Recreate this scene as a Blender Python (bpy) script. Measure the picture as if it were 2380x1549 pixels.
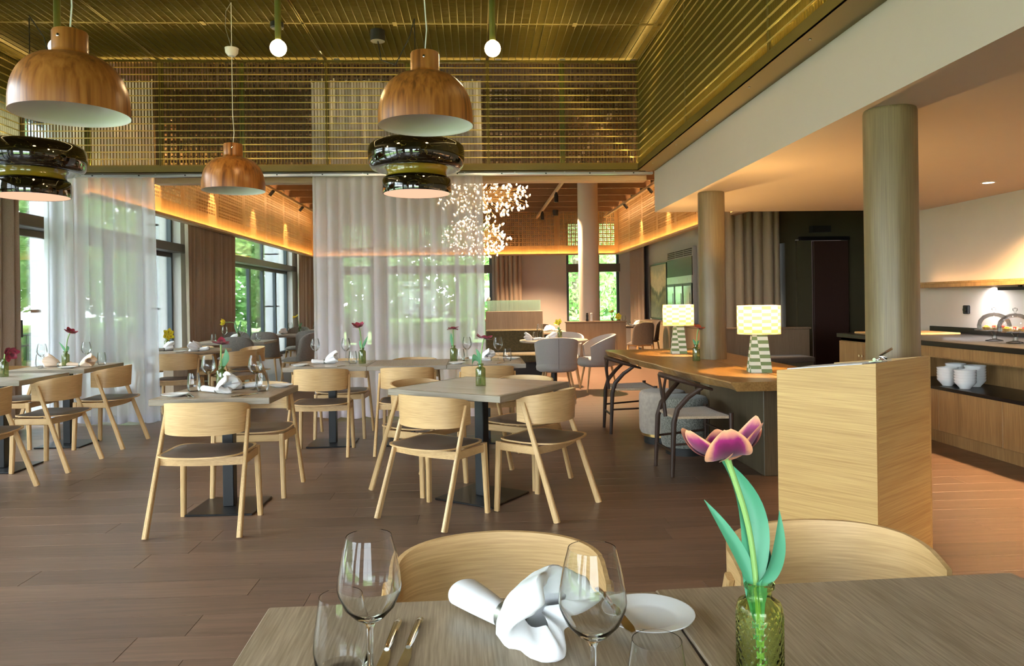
import bpy, bmesh, math, random
from mathutils import Vector, Matrix, Euler
D = bpy.data; SC = bpy.context.scene; COL = SC.collection
for o in list(D.objects): D.objects.remove(o)
rnd = random.Random(11)
PI = math.pi; rad = math.radians

# ---------------------------------------------------------------- camera, sky, sun, daylight, exposure
cd = D.cameras.new('camera'); cam = D.objects.new('camera', cd); COL.objects.link(cam)
cd.sensor_width = 36.0; cd.lens = 36.0 * 1720 / 2380
cd.shift_y = -72.5 / 2380; cd.clip_start = 0.05; cd.clip_end = 300
YAW = math.atan(83 / 1720.0); ROLL = 0.014
cam.matrix_world = Matrix.Translation((0, 0, 1.31)) @ Matrix.Rotation(-YAW, 4, 'Z') @ Matrix.Rotation(PI / 2, 4, 'X') @ Matrix.Rotation(-ROLL, 4, 'Z')
SC.camera = cam

w = D.worlds.new('sky'); SC.world = w; w.use_nodes = True
bg = w.node_tree.nodes['Background']
bg.inputs[0].default_value = (0.86, 0.93, 1.0, 1); bg.inputs[1].default_value = 13.0

sl = D.lights.new('sun', 'SUN'); sl.energy = 14.0; sl.angle = rad(4); sl.color = (1, .95, .85)
so = D.objects.new('sun', sl); COL.objects.link(so)
so.rotation_euler = (rad(-8), rad(38), 0)

def portal(loc, rot, sx, sy):
    l = D.lights.new('daylight_portal', 'AREA'); l.shape = 'RECTANGLE'; l.size = sx; l.size_y = sy
    l.cycles.is_portal = True
    o = D.objects.new('daylight_portal', l); COL.objects.link(o); o.location = loc; o.rotation_euler = rot
portal((-5.6, 8.6, 1.8), (0, rad(-90), 0), 3.7, 24.2)
portal((-1.7, -3.4, 1.6), (rad(90), 0, PI), 6.4, 2.6)
portal((0, 22.2, 1.8), (rad(-90), 0, 0), 8.8, 3.7)

vs = SC.view_settings
vs.view_transform = 'Standard'; vs.look = 'None'; vs.gamma = 1.0; vs.use_curve_mapping = False
vs.exposure = 0.95
cy = SC.cycles
cy.max_bounces = 12; cy.diffuse_bounces = 4; cy.glossy_bounces = 4; cy.transmission_bounces = 8; cy.transparent_max_bounces = 14
cy.caustics_reflective = False; cy.caustics_refractive = True; cy.blur_glossy = 1.0
cy.sample_clamp_indirect = 4.0; cy.use_denoising = True; cy.denoiser = 'OPENIMAGEDENOISE'
cy.use_adaptive_sampling = True; cy.adaptive_threshold = 0.02

# ---------------------------------------------------------------- materials
class NT:
    def __init__(s, name):
        s.m = D.materials.new(name); s.m.use_nodes = True; s.t = s.m.node_tree; s.t.nodes.clear()
        s.out = s.n('ShaderNodeOutputMaterial')
    def n(s, t, **k):
        x = s.t.nodes.new(t)
        for a, b in k.items(): setattr(x, a, b)
        return x
    def l(s, a, b): s.t.links.new(a, b)
    def math(s, op, a, b=None):
        x = s.n('ShaderNodeMath', operation=op)
        for i, v in enumerate((a, b)):
            if v is None: continue
            if isinstance(v, (int, float)): x.inputs[i].default_value = v
            else: s.l(v, x.inputs[i])
        return x.outputs[0]
    def mix(s, f, a, b):
        x = s.n('ShaderNodeMix', data_type='RGBA')
        for i, v in ((0, f), (6, a), (7, b)):
            if isinstance(v, (int, float)): x.inputs[i].default_value = v
            elif isinstance(v, tuple): x.inputs[i].default_value = v + (1,)
            else: s.l(v, x.inputs[i])
        return x.outputs[2]
    def pr(s, **k):
        x = s.n('ShaderNodeBsdfPrincipled')
        for a, v in k.items():
            i = x.inputs[a.replace('_', ' ')]
            if isinstance(v, tuple): i.default_value = v + (1,) if len(v) == 3 else v
            elif isinstance(v, (int, float)): i.default_value = v
            else: s.l(v, i)
        s.l(x.outputs[0], s.out.inputs[0]); s.p = x
        return x
    def coord(s, scale=(1, 1, 1), rot=(0, 0, 0), vary=True):
        tc = s.n('ShaderNodeTexCoord'); mp = s.n('ShaderNodeMapping')
        mp.inputs['Scale'].default_value = scale; mp.inputs['Rotation'].default_value = rot
        s.l(tc.outputs['Object'], mp.inputs['Vector'])
        if vary:
            oi = s.n('ShaderNodeObjectInfo'); v = s.n('ShaderNodeVectorMath', operation='SCALE')
            v.inputs[0].default_value = (7.1, 3.3, 5.7); s.l(oi.outputs['Random'], v.inputs['Scale'])
            s.l(v.outputs[0], mp.inputs['Location'])
        return mp.outputs[0]
    def noise(s, vec, scale=5, detail=4, dist=0.0, rough=.5):
        x = s.n('ShaderNodeTexNoise'); s.l(vec, x.inputs['Vector'])
        x.inputs['Scale'].default_value = scale; x.inputs['Detail'].default_value = detail
        x.inputs['Distortion'].default_value = dist; x.inputs['Roughness'].default_value = rough
        return x.outputs[0]
    def ramp(s, f, *stops):
        x = s.n('ShaderNodeValToRGB'); s.l(f, x.inputs[0]); e = x.color_ramp.elements
        while len(e) < len(stops): e.new(.5)
        for el, (p, c) in zip(e, stops):
            el.position = p; el.color = (c, c, c, 1) if isinstance(c, (int, float)) else c + (1,)
        return x.outputs[0]
    def bump(s, h, strength=.2, dist=.002):
        b = s.n('ShaderNodeBump'); b.inputs['Strength'].default_value = strength; b.inputs['Distance'].default_value = dist
        s.l(h, b.inputs['Height']); s.l(b.outputs[0], s.p.inputs['Normal'])

def plain(name, col, rough=.5, metal=0., var=.06, **k):
    t = NT(name); v = t.coord()
    f = t.noise(v, 6, 3)
    c2 = tuple(max(0, x * (1 - 2 * var)) for x in col)
    t.pr(Base_Color=t.mix(f, c2, col) if var else col, Roughness=rough, Metallic=metal, **k)
    return t.m

def wood(name, dark, light, axis='X', rough=.45, fine=60., vary=True, bump=.15, stretch=.04, spec=.5, cath=1.0, stretch2=None):
    t = NT(name)
    s = [1., 1., 1.]; s['XYZ'.index(axis)] = stretch
    if stretch2: s['XYZ'.index(stretch2)] = stretch
    v = t.coord(tuple(s), vary=vary)
    a = t.noise(v, 9, 2, .25 * cath); b = t.noise(v, fine * 2.6, 4, .1)
    f = t.math('ADD', t.math('MULTIPLY', a, .40), t.math('MULTIPLY', b, .64))
    col = t.ramp(f, (.36, dark), (.68, light))
    t.pr(Base_Color=col, Roughness=rough, Specular_IOR_Level=spec)
    if bump: t.bump(b, bump, .001)
    return t.m

def fabric(name, c1, c2, scale=300, rough=.9):
    t = NT(name); v = t.coord(vary=False); f = t.noise(v, scale, 2)
    t.pr(Base_Color=t.mix(t.ramp(f, (.35, 0.), (.65, 1.)), c1, c2), Roughness=rough, Sheen_Weight=.2)
    t.bump(f, .4, .002)
    return t.m

def emit(name, col, s):
    t = NT(name); e = t.n('ShaderNodeEmission'); e.inputs[0].default_value = col + (1,); e.inputs[1].default_value = s
    t.l(e.outputs[0], t.out.inputs[0]); return t.m

def pane_mat(name, tint=(.94, .97, .97), refl=.06):
    t = NT(name); a = t.n('ShaderNodeBsdfTransparent'); a.inputs[0].default_value = tint + (1,)
    g = t.n('ShaderNodeBsdfGlossy'); g.inputs['Roughness'].default_value = .01
    fr = t.n('ShaderNodeFresnel'); fr.inputs[0].default_value = 1.35
    m = t.n('ShaderNodeMixShader'); t.l(t.math('ADD', t.math('MULTIPLY', fr.outputs[0], .8), refl * .3), m.inputs[0])
    t.l(a.outputs[0], m.inputs[1]); t.l(g.outputs[0], m.inputs[2]); t.l(m.outputs[0], t.out.inputs[0]); return t.m

def sheer(name, col, op):
    t = NT(name); a = t.n('ShaderNodeBsdfTransparent'); a.inputs[0].default_value = (1, 1, 1, 1)
    d = t.n('ShaderNodeBsdfDiffuse'); tr = t.n('ShaderNodeBsdfTranslucent')
    v = t.coord((1, 1, .15), vary=False); f = t.noise(v, 40, 3)
    c = t.mix(f, tuple(x * .93 for x in col), col)
    t.l(c, d.inputs[0]); t.l(c, tr.inputs[0])
    m1 = t.n('ShaderNodeMixShader'); m1.inputs[0].default_value = .5; t.l(d.outputs[0], m1.inputs[1]); t.l(tr.outputs[0], m1.inputs[2])
    m = t.n('ShaderNodeMixShader'); m.inputs[0].default_value = op
    t.l(a.outputs[0], m.inputs[1]); t.l(m1.outputs[0], m.inputs[2]); t.l(m.outputs[0], t.out.inputs[0]); return t.m

OAK = wood('pale_oak', (.47, .285, .115), (.66, .43, .20), 'X', .42, 105)
OAKB = wood('pale_oak_bent', (.47, .285, .115), (.66, .43, .20), 'X', .42, 90, stretch2='Y')
EDGEB = wood('grey_edge_band', (.19, .15, .105), (.31, .255, .19), 'X', .4, 60, stretch2='Y')
OAKZ = wood('pale_oak_upright', (.47, .285, .115), (.66, .43, .20), 'Z', .42, 105)
GREYOAK = wood('grey_brown_oak', (.21, .16, .105), (.42, .335, .24), 'Y', .38, 100)
GREYOAKX = wood('grey_brown_oak_edge', (.15, .12, .09), (.26, .215, .165), 'X', .4, 60)
PALETOP = wood('pale_grey_oak_inlay', (.42, .36, .30), (.56, .49, .42), 'X', .25, 60)
def plankmat():
    t = NT('brown_floor_oak'); v = t.coord((.05, 1, 1)); oi = t.n('ShaderNodeObjectInfo')
    a = t.noise(v, 16, 3, 1.8); b = t.noise(v, 150, 4)
    f = t.math('ADD', t.math('MULTIPLY', a, .6), t.math('MULTIPLY', b, .5))
    c = t.ramp(f, (.3, (.088, .051, .034)), (.75, (.182, .112, .078)))
    m = t.mix(oi.outputs['Random'], (.84, .84, .84), (1.12, 1.10, 1.08)); x = t.n('ShaderNodeMix', data_type='RGBA', blend_type='MULTIPLY')
    x.inputs[0].default_value = 1; t.l(c, x.inputs[6]); t.l(m, x.inputs[7])
    t.pr(Base_Color=x.outputs[2], Roughness=.36, Specular_IOR_Level=.42); t.bump(b, .12, .001); return t.m
PLANK = plankmat()
LECTX = wood('lectern_oak_side', (.37, .20, .06), (.55, .345, .125), 'X', .4, 60, bump=.3, stretch=.02, cath=.3)
LECT = wood('lectern_oak', (.37, .20, .06), (.55, .345, .125), 'Y', .4, 60, bump=.3, stretch=.02, cath=.3)
WALNUT = wood('dark_walnut', (.028, .014, .009), (.055, .03, .02), 'Z', .42, 50, spec=.3)
TABWOOD = wood('long_table_walnut', (.19, .095, .025), (.34, .19, .065), 'Y', .32, 40)
DARKPANEL = wood('dark_table_panel', (.06, .045, .025), (.105, .08, .045), 'Z', .45, 50)
COLWOOD = wood('column_veneer', (.125, .08, .034), (.21, .145, .066), 'Z', .42, 70, stretch=.02)
FRIEZE = wood('perforated_oak', (.30, .17, .065), (.42, .26, .105), 'Z', .5, 40, stretch=.05)
BEAMW = wood('ceiling_beam_oak', (.19, .10, .05), (.28, .155, .08), 'X', .5, 40)
BEAML = wood('light_batten_oak', (.45, .29, .17), (.58, .40, .25), 'X', .5, 40)
BUFF = wood('buffet_oak', (.22, .115, .04), (.40, .235, .095), 'Z', .45, 60, stretch=.03)
BOOTH = wood('booth_veneer', (.20, .13, .075), (.29, .20, .12), 'Z', .5, 60, stretch=.03)
LEATHER = plain('brown_leather', (.10, .068, .052), .42)
BLACK = plain('black_metal', (.012, .012, .013), .35, .3)
BLACKM = plain('matt_black', (.012, .011, .011), .6)
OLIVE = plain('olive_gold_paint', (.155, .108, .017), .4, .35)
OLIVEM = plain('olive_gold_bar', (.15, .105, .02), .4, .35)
OLIVE_LIT = plain('olive_gold_lit_rod', (.72, .56, .18), .3, .55)  # lit copy of the olive gold paint, LED brightness put into the colour
DARKPERF = wood('dark_perforated_oak', (.05, .022, .010), (.085, .04, .018), 'Z', .5, 40)
OLIVED = plain('olive_green_paint', (.12, .13, .025), .4, .2)
WHITE = plain('white_paint', (.72, .69, .66), .6, var=.02)
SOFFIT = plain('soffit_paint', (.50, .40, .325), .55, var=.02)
CREAM = plain('cream_paint', (.62, .52, .43), .6, var=.03)
WALLP = plain('warm_grey_paint', (.50, .44, .40), .7, var=.03)
GREYW = plain('cool_grey_paint', (.42, .43, .44), .7, var=.03)
DARKW = plain('dark_olive_wall', (.075, .06, .028), .7, var=.05)
DARKD = plain('dark_brown_door', (.045, .018, .012), .5, var=.05)
VOID = plain('dark_slab', (.05, .042, .03), .9)
CONC = plain('pale_concrete', (.72, .74, .76), .8, var=.05)
FRAME = plain('window_frame_grey', (.05, .065, .075), .4, .2)
TRANS = plain('transom_brown', (.09, .07, .06), .4, .1)
ALU = plain('aluminium', (.62, .62, .63), .3, .9)
CHROME = plain('polished_steel', (.75, .74, .72), .12, 1.0, var=0)
CHINA = plain('white_china', (.82, .82, .81), .15, var=0)
LINEN = plain('white_linen', (.84, .84, .86), .85, var=.02)
LINENP = plain('peach_linen', (.80, .62, .48), .85, var=.02)
DRAPE = fabric('taupe_drape', (.30, .225, .17), (.39, .30, .23), 200)
BEIGED = fabric('beige_drape', (.36, .27, .17), (.44, .34, .22), 200)
GREYF = fabric('grey_bouclé', (.36, .345, .34), (.46, .44, .43), 350)
SUEDE = fabric('beige_suede', (.36, .31, .26), (.43, .37, .31), 30)
BOUCLE = fabric('speckled_boucle', (.09, .095, .08), (.30, .30, .26), 130)
SEATB = fabric('grey_brown_upholstery', (.17, .158, .14), (.235, .215, .19), 90)
SEATD = fabric('dark_brown_upholstery', (.06, .042, .03), (.095, .068, .048), 90)
OLIVEV = fabric('olive_velvet', (.06, .047, .018), (.095, .075, .03), 40)
CORDM = fabric('paper_cord', (.40, .29, .18), (.52, .39, .26), 120)
GOLD = plain('brass', (.70, .47, .18), .3, 1.0, var=0)
PANE = pane_mat('window_glass')
FGLASS = pane_mat('thin_drinking_glass', (.96, .97, .97), .10)
SHEER = sheer('sheer_voile', (.95, .89, .93), .82)
SHEER_DAYLIT = sheer('sheer_voile_daylit', (.90, .92, 1.0), .78)  # same voile, bluish window daylight mixed into its tint
WARMDISC = emit('warm_diffuser', (1.0, .56, .36), .60)
BULB = emit('globe_bulb', (1.0, .72, .35), 14)
STRIP = emit('warm_led_strip', (1.0, .56, .18), 60)
STRIPY = emit('yellow_led_strip', (1.0, .78, .32), 420)
STRIPC = emit('ceiling_led_strip', (1.0, .76, .34), 22)
STRIPW = emit('wall_wash_strip', (1.0, .62, .28), 30)
STRIP_ADDED = emit('added_shelf_uplight', (1.0, .58, .25), 9)  # for an added uplight, not a fitting of the shelf
SPOTE = emit('downlight_lens', (1.0, .78, .5), 18)
def flame():
    t = NT('chandelier_lens'); tc = t.n('ShaderNodeTexCoord'); sp = t.n('ShaderNodeSeparateXYZ'); t.l(tc.outputs['Object'], sp.inputs[0])
    f = t.ramp(t.math('ADD', t.math('MULTIPLY', sp.outputs[2], 8.), .5), (.35, .0), (.60, 1.0))
    e = t.n('ShaderNodeEmission'); t.l(t.mix(f, (1., .66, .40), (1., .82, .58)), e.inputs[0]); t.l(t.math('ADD', t.math('MULTIPLY', f, 5.), .62), e.inputs[1])
    t.l(e.outputs[0], t.out.inputs[0]); return t.m
FLAME = flame()
def glass_mat(name, col, ior=1.45, rough=0.):
    t = NT(name); g = t.n('ShaderNodeBsdfGlass'); g.inputs['Color'].default_value = col + (1,)
    g.inputs['IOR'].default_value = ior; g.inputs['Roughness'].default_value = rough
    t.l(g.outputs[0], t.out.inputs[0]); return t.m
CRYSTAL = glass_mat('crystal_glass', (1, 1, 1), 1.28)
GREENG = glass_mat('green_bottle_glass', (.90, .96, .74), 1.38)
def greenthin():
    t = NT('thin_green_glass'); a = t.n('ShaderNodeBsdfTransparent'); a.inputs[0].default_value = (.50, .56, .30, 1)
    g = t.n('ShaderNodeBsdfGlossy'); g.inputs['Roughness'].default_value = .08
    d = t.n('ShaderNodeBsdfDiffuse'); d.inputs[0].default_value = (.20, .22, .08, 1)
    m = t.n('ShaderNodeMixShader'); m.inputs[0].default_value = .12; t.l(a.outputs[0], m.inputs[1]); t.l(g.outputs[0], m.inputs[2])
    m2 = t.n('ShaderNodeMixShader'); m2.inputs[0].default_value = .22; t.l(m.outputs[0], m2.inputs[1]); t.l(d.outputs[0], m2.inputs[2])
    t.l(m2.outputs[0], t.out.inputs[0]); return t.m
GREENT = greenthin()
def frost():
    t = NT('reeded_glass'); a = t.n('ShaderNodeBsdfTransparent'); a.inputs[0].default_value = (.75, .9, .85, 1)
    d = t.n('ShaderNodeBsdfTranslucent'); d.inputs[0].default_value = (.75, .95, .88, 1)
    d2 = t.n('ShaderNodeBsdfDiffuse'); d2.inputs[0].default_value = (.62, .80, .72, 1)
    m = t.n('ShaderNodeMixShader'); m.inputs[0].default_value = .5; t.l(d.outputs[0], m.inputs[1]); t.l(d2.outputs[0], m.inputs[2])
    m2 = t.n('ShaderNodeMixShader'); m2.inputs[0].default_value = .75; t.l(a.outputs[0], m2.inputs[1]); t.l(m.outputs[0], m2.inputs[2])
    t.l(m2.outputs[0], t.out.inputs[0]); return t.m
FROST = frost()
def pendant_wood():
    t = NT('printed_teak'); v = t.coord((1, 1, .045), (rad(58), rad(20), 0), vary=True); v2 = t.coord((1, 1, .25), (rad(58), rad(20), 0), vary=True)
    a = t.noise(v, 38, 3, .35); b = t.noise(v2, 5, 2, .6)
    f = t.math('ADD', t.math('MULTIPLY', a, .75), t.math('MULTIPLY', b, .3))
    t.pr(Base_Color=t.ramp(f, (.34, (.12, .035, .006)), (.50, (.30, .10, .017)), (.68, (.42, .165, .036))), Roughness=.33)
    return t.m
TEAK = pendant_wood()
def amber():
    t = NT('black_amber_glass'); v = t.coord((1, 1, 3), vary=True); f = t.noise(v, 3.2, 2, 1.5)
    l = t.ramp(f, (.49, (.004, .003, .001)), (.5, (.09, .07, .015)), (.51, (.004, .003, .001)))
    t.pr(Base_Color=l, Roughness=.06, Coat_Weight=.6, Coat_Roughness=.03, Specular_IOR_Level=.6)
    return t.m
AMBER = amber()
AMBERC = plain('amber_collar', (.30, .21, .015), .12, 0, .02, Coat_Weight=.5)
def checker(name, c1, c2, su, sv, cyl, transl):
    t = NT(name); tc = t.n('ShaderNodeTexCoord'); sp = t.n('ShaderNodeSeparateXYZ'); t.l(tc.outputs['Object'], sp.inputs[0])
    if cyl: u = t.math('MULTIPLY', t.math('ARCTAN2', sp.outputs[1], sp.outputs[0]), su)
    else: u = t.math('MULTIPLY', t.math('ADD', sp.outputs[0], sp.outputs[1]), su)
    v = t.math('MULTIPLY', sp.outputs[2], sv)
    fu = t.math('FLOOR', t.math('ADD', u, 50.)); fv = t.math('FLOOR', t.math('ADD', v, 50.))
    f = t.math('MODULO', t.math('ADD', fu, fv), 2.)
    c = t.mix(f, c1, c2)
    if transl:
        a = t.n('ShaderNodeBsdfTranslucent'); b = t.n('ShaderNodeBsdfDiffuse'); t.l(c, a.inputs[0]); t.l(c, b.inputs[0])
        m = t.n('ShaderNodeMixShader'); m.inputs[0].default_value = .35; t.l(a.outputs[0], m.inputs[1]); t.l(b.outputs[0], m.inputs[2])
        t.l(m.outputs[0], t.out.inputs[0])
    else: t.pr(Base_Color=c, Roughness=.85)
    return t.m
SHADE = checker('checked_linen_shade', (.34, .28, .135), (.215, .155, .04), 14 / (2 * PI), 40, True, True)
LBASE = checker('checked_linen_base', (.72, .66, .52), (.17, .22, .09), 13, 37, False, False)
STEMM = plain('tulip_stem', (.24, .42, .12), .5, var=.08)
LEAFM = plain('tulip_leaf', (.13, .36, .17), .5, var=.12)
LEAFB = plain('tulip_leaf_bluish', (.08, .32, .18), .45, var=.12)
def petal(name, mid, edge, p0=.35, p1=.7):
    t = NT(name); at = t.n('ShaderNodeAttribute', attribute_name='rim'); v = t.coord((1, 1, .2)); n = t.noise(v, 60, 3)
    f = t.math('ADD', at.outputs['Fac'], t.math('MULTIPLY', t.math('SUBTRACT', n, .5), .35))
    x = t.n('ShaderNodeMix', data_type='RGBA')
    t.pr(Base_Color=t.ramp(f, (0., tuple(x * .45 for x in mid)), (p0 * .7, mid), (p0, tuple(min(1, x * 1.8) for x in mid)), (p1, edge)), Roughness=.5, Sheen_Weight=.1, Subsurface_Weight=.0)
    return t.m
PET_FG = petal('purple_peach_petal', (.17, .006, .07), (.88, .38, .19), .52, .80)
PET_RED = petal('crimson_petal', (.13, .006, .025), (.26, .015, .045))
PET_YEL = petal('yellow_petal', (.85, .60, .02), (.90, .70, .05))
PET_WHT = petal('ivory_petal', (.75, .65, .45), (.80, .72, .55))
PET_ORG = petal('orange_red_petal', (.25, .03, .01), (.40, .07, .015))
BARK = plain('tree_bark', (.20, .15, .11), .9, var=.2)
def leafmat(name, c1, c2):
    t = NT(name); v = t.coord(vary=True); f = t.noise(v, 2.2, 4)
    a = t.n('ShaderNodeBsdfTranslucent'); b = t.n('ShaderNodeBsdfDiffuse'); c = t.mix(t.ramp(f, (.35, 0.), (.65, 1.)), c1, c2)
    t.l(c, a.inputs[0]); t.l(c, b.inputs[0])
    m = t.n('ShaderNodeMixShader'); m.inputs[0].default_value = .6; t.l(a.outputs[0], m.inputs[1]); t.l(b.outputs[0], m.inputs[2])
    t.l(m.outputs[0], t.out.inputs[0]); return t.m
LEAVES = leafmat('spring_leaves', (.11, .25, .06), (.36, .52, .20))
LEAVESD = leafmat('deep_leaves', (.09, .20, .06), (.25, .40, .17))
GRASS = plain('lawn', (.22, .36, .10), .9, var=.2)
PAVE = plain('pale_paving', (.55, .55, .55), .9, var=.1)

# ---------------------------------------------------------------- mesh helpers
class MB:
    def __init__(s): s.v = []; s.f = []; s.rim = []
    def add(s, vs, fs, M=None):
        k = len(s.v)
        s.v += [tuple(M @ Vector(p)) for p in vs] if M is not None else [tuple(p) for p in vs]
        s.f += [tuple(i + k for i in f) for f in fs]; return s
    def box(s, a, b, M=None):
        (x0, y0, z0), (x1, y1, z1) = a, b
        return s.add([(x0, y0, z0), (x1, y0, z0), (x1, y1, z0), (x0, y1, z0), (x0, y0, z1), (x1, y0, z1), (x1, y1, z1), (x0, y1, z1)],
                     [(3, 2, 1, 0), (4, 5, 6, 7), (0, 1, 5, 4), (1, 2, 6, 5), (2, 3, 7, 6), (3, 0, 4, 7)], M)
    def cbox(s, a, b, c=.003, M=None):       # box with chamfered upright and top/bottom edges
        (x0, y0, z0), (x1, y1, z1) = a, b
        def ring(z, i, k): 
            X0, X1, Y0, Y1 = x0 + i, x1 - i, y0 + i, y1 - i
            return [(X0 + k, Y0, z), (X1 - k, Y0, z), (X1, Y0 + k, z), (X1, Y1 - k, z), (X1 - k, Y1, z), (X0 + k, Y1, z), (X0, Y1 - k, z), (X0, Y0 + k, z)]
        return s.loft([ring(z0, c, c * .5), ring(z0 + c, 0, c), ring(z1 - c, 0, c), ring(z1, c, c * .5)], M=M)
    def loft(s, rings, cap=True, M=None, closed=True):
        n = len(rings[0]); vs = [p for r in rings for p in r]; fs = []
        for i in range(len(rings) - 1):
            for j in range(n if closed else n - 1):
                k = (j + 1) % n; fs.append((i * n + j, i * n + k, (i + 1) * n + k, (i + 1) * n + j))
        if cap:
            fs.append(tuple(range(n - 1, -1, -1))); fs.append(tuple(range((len(rings) - 1) * n, len(rings) * n)))
        return s.add(vs, fs, M)
    def tube(s, pts, r, n=8, cap=True, M=None):
        pts = [Vector(p) for p in pts]; rings = []; up = None
        for i, p in enumerate(pts):
            t = (pts[min(i + 1, len(pts) - 1)] - pts[max(i - 1, 0)]).normalized()
            if up is None: up = Vector((0, 0, 1)) if abs(t.z) < .9 else Vector((1, 0, 0))
            a = t.cross(up).normalized(); b = a.cross(t).normalized(); up = b
            q = r[i] if isinstance(r, (list, tuple)) else r
            rings.append([tuple(p + a * math.cos(2 * PI * k / n) * q + b * math.sin(2 * PI * k / n) * q) for k in range(n)])
        return s.loft(rings, cap, M)
    def beam(s, p0, p1, w0, d0, w1=None, d1=None, xa=(1, 0, 0), c=.22, M=None):     # rectangular bar with cut corners
        p0, p1 = Vector(p0), Vector(p1); w1 = w1 or w0; d1 = d1 or d0
        t = (p1 - p0).normalized(); a = Vector(xa); a = (a - t * a.dot(t)).normalized(); b = t.cross(a)
        R = []
        for p, w_, d_ in ((p0, w0, d0), (p1, w1, d1)):
            k = c * min(w_, d_); W, H = w_ / 2, d_ / 2
            R.append([tuple(p + a * x + b * y) for x, y in ((-W + k, -H), (W - k, -H), (W, -H + k), (W, H - k), (W - k, H), (-W + k, H), (-W, H - k), (-W, -H + k))])
        return s.loft(R, True, M)
    def lathe(s, prof, n=24, c=(0, 0), M=None):
        rings = []; vs = []; fs = []; idx = []
        for r, z in prof:
            if r <= 1e-6: idx.append([len(vs)]); vs.append((c[0], c[1], z))
            else:
                idx.append(list(range(len(vs), len(vs) + n)))
                vs += [(c[0] + r * math.cos(2 * PI * k / n), c[1] + r * math.sin(2 * PI * k / n), z) for k in range(n)]
        for A, B in zip(idx, idx[1:]):
            if len(A) == 1 and len(B) == 1: continue
            for k in range(n):
                l = (k + 1) % n
                if len(A) == 1: fs.append((A[0], B[l], B[k]))
                elif len(B) == 1: fs.append((A[k], A[l], B[0]))
                else: fs.append((A[k], A[l], B[l], B[k]))
        return s.add(vs, fs, M)
    def prism(s, poly, z0, z1, M=None):
        return s.loft([[(x, y, z0) for x, y in poly], [(x, y, z1) for x, y in poly]], True, M)
    def sheet(s, fn, nu, nv, M=None):
        vs = [fn(i / nu, j / nv) for i in range(nu + 1) for j in range(nv + 1)]; fs = []
        for i in range(nu):
            for j in range(nv):
                a = i * (nv + 1) + j; fs.append((a, a + nv + 1, a + nv + 2, a + 1))
        return s.add(vs, fs, M)
    def slab(s, fn, nu, nv, off, M=None):     # closed thick sheet: fn gives the outer face, off(u,v) the offset of the inner face
        A = [Vector(fn(i / nu, j / nv)) for i in range(nu + 1) for j in range(nv + 1)]
        B = [p + Vector(off(i / nu, j / nv)) for (i, j), p in zip([(i, j) for i in range(nu + 1) for j in range(nv + 1)], A)]
        m = (nu + 1) * (nv + 1); fs = []
        q = lambda i, j: i * (nv + 1) + j
        for i in range(nu):
            for j in range(nv):
                fs.append((q(i, j), q(i + 1, j), q(i + 1, j + 1), q(i, j + 1)))
                fs.append((m + q(i, j + 1), m + q(i + 1, j + 1), m + q(i + 1, j), m + q(i, j)))
        for i in range(nu):
            fs.append((q(i, 0), m + q(i, 0), m + q(i + 1, 0), q(i + 1, 0))); fs.append((q(i + 1, nv), m + q(i + 1, nv), m + q(i, nv), q(i, nv)))
        for j in range(nv):
            fs.append((q(0, j + 1), m + q(0, j + 1), m + q(0, j), q(0, j))); fs.append((q(nu, j), m + q(nu, j), m + q(nu, j + 1), q(nu, j + 1)))
        return s.add([tuple(p) for p in A + B], fs, M)
    def pad(s, outline, top, bot, rings=3, M=None):   # cushion-like closed disc: outline of (x,y), top(x,y,e), bot(x,y,e)
        n = len(outline); vs = []; fs = []
        ks = [i / rings for i in range(1, rings + 1)]
        for fz in (top, bot):
            b = len(vs); vs.append((0, 0, fz(0, 0, 0)))
            for k in ks: vs += [(x * k, y * k, fz(x * k, y * k, k)) for x, y in outline]
            for j in range(n):
                l = (j + 1) % n
                t = [(b, b + 1 + j, b + 1 + l)]
                for i in range(rings - 1):
                    o = b + 1 + i * n; t.append((o + j, o + n + j, o + n + l, o + l))
                fs += t if fz is top else [tuple(reversed(q)) for q in t]
        N = 1 + rings * n; o = 1 + (rings - 1) * n
        for j in range(n):
            l = (j + 1) % n; fs.append((o + j, N + o + j, N + o + l, o + l))
        return s.add(vs, fs, M)
    def obj(s, name, mat, parent=None, loc=(0, 0, 0), rot=(0, 0, 0), smooth=35, fix=True, attr=None):
        me = D.meshes.new(name); me.from_pydata(s.v, [], s.f)
        if fix:
            bm = bmesh.new(); bm.from_mesh(me); bmesh.ops.recalc_face_normals(bm, faces=bm.faces); bm.to_mesh(me); bm.free()
        if smooth:
            me.polygons.foreach_set('use_smooth', [True] * len(me.polygons)); me.set_sharp_from_angle(angle=rad(smooth))
        if attr is not None:
            a = me.attributes.new('rim', 'FLOAT', 'POINT'); a.data.foreach_set('value', attr)
        me.materials.append(mat); me.update()
        return link(name, me, parent, loc, rot)

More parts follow.
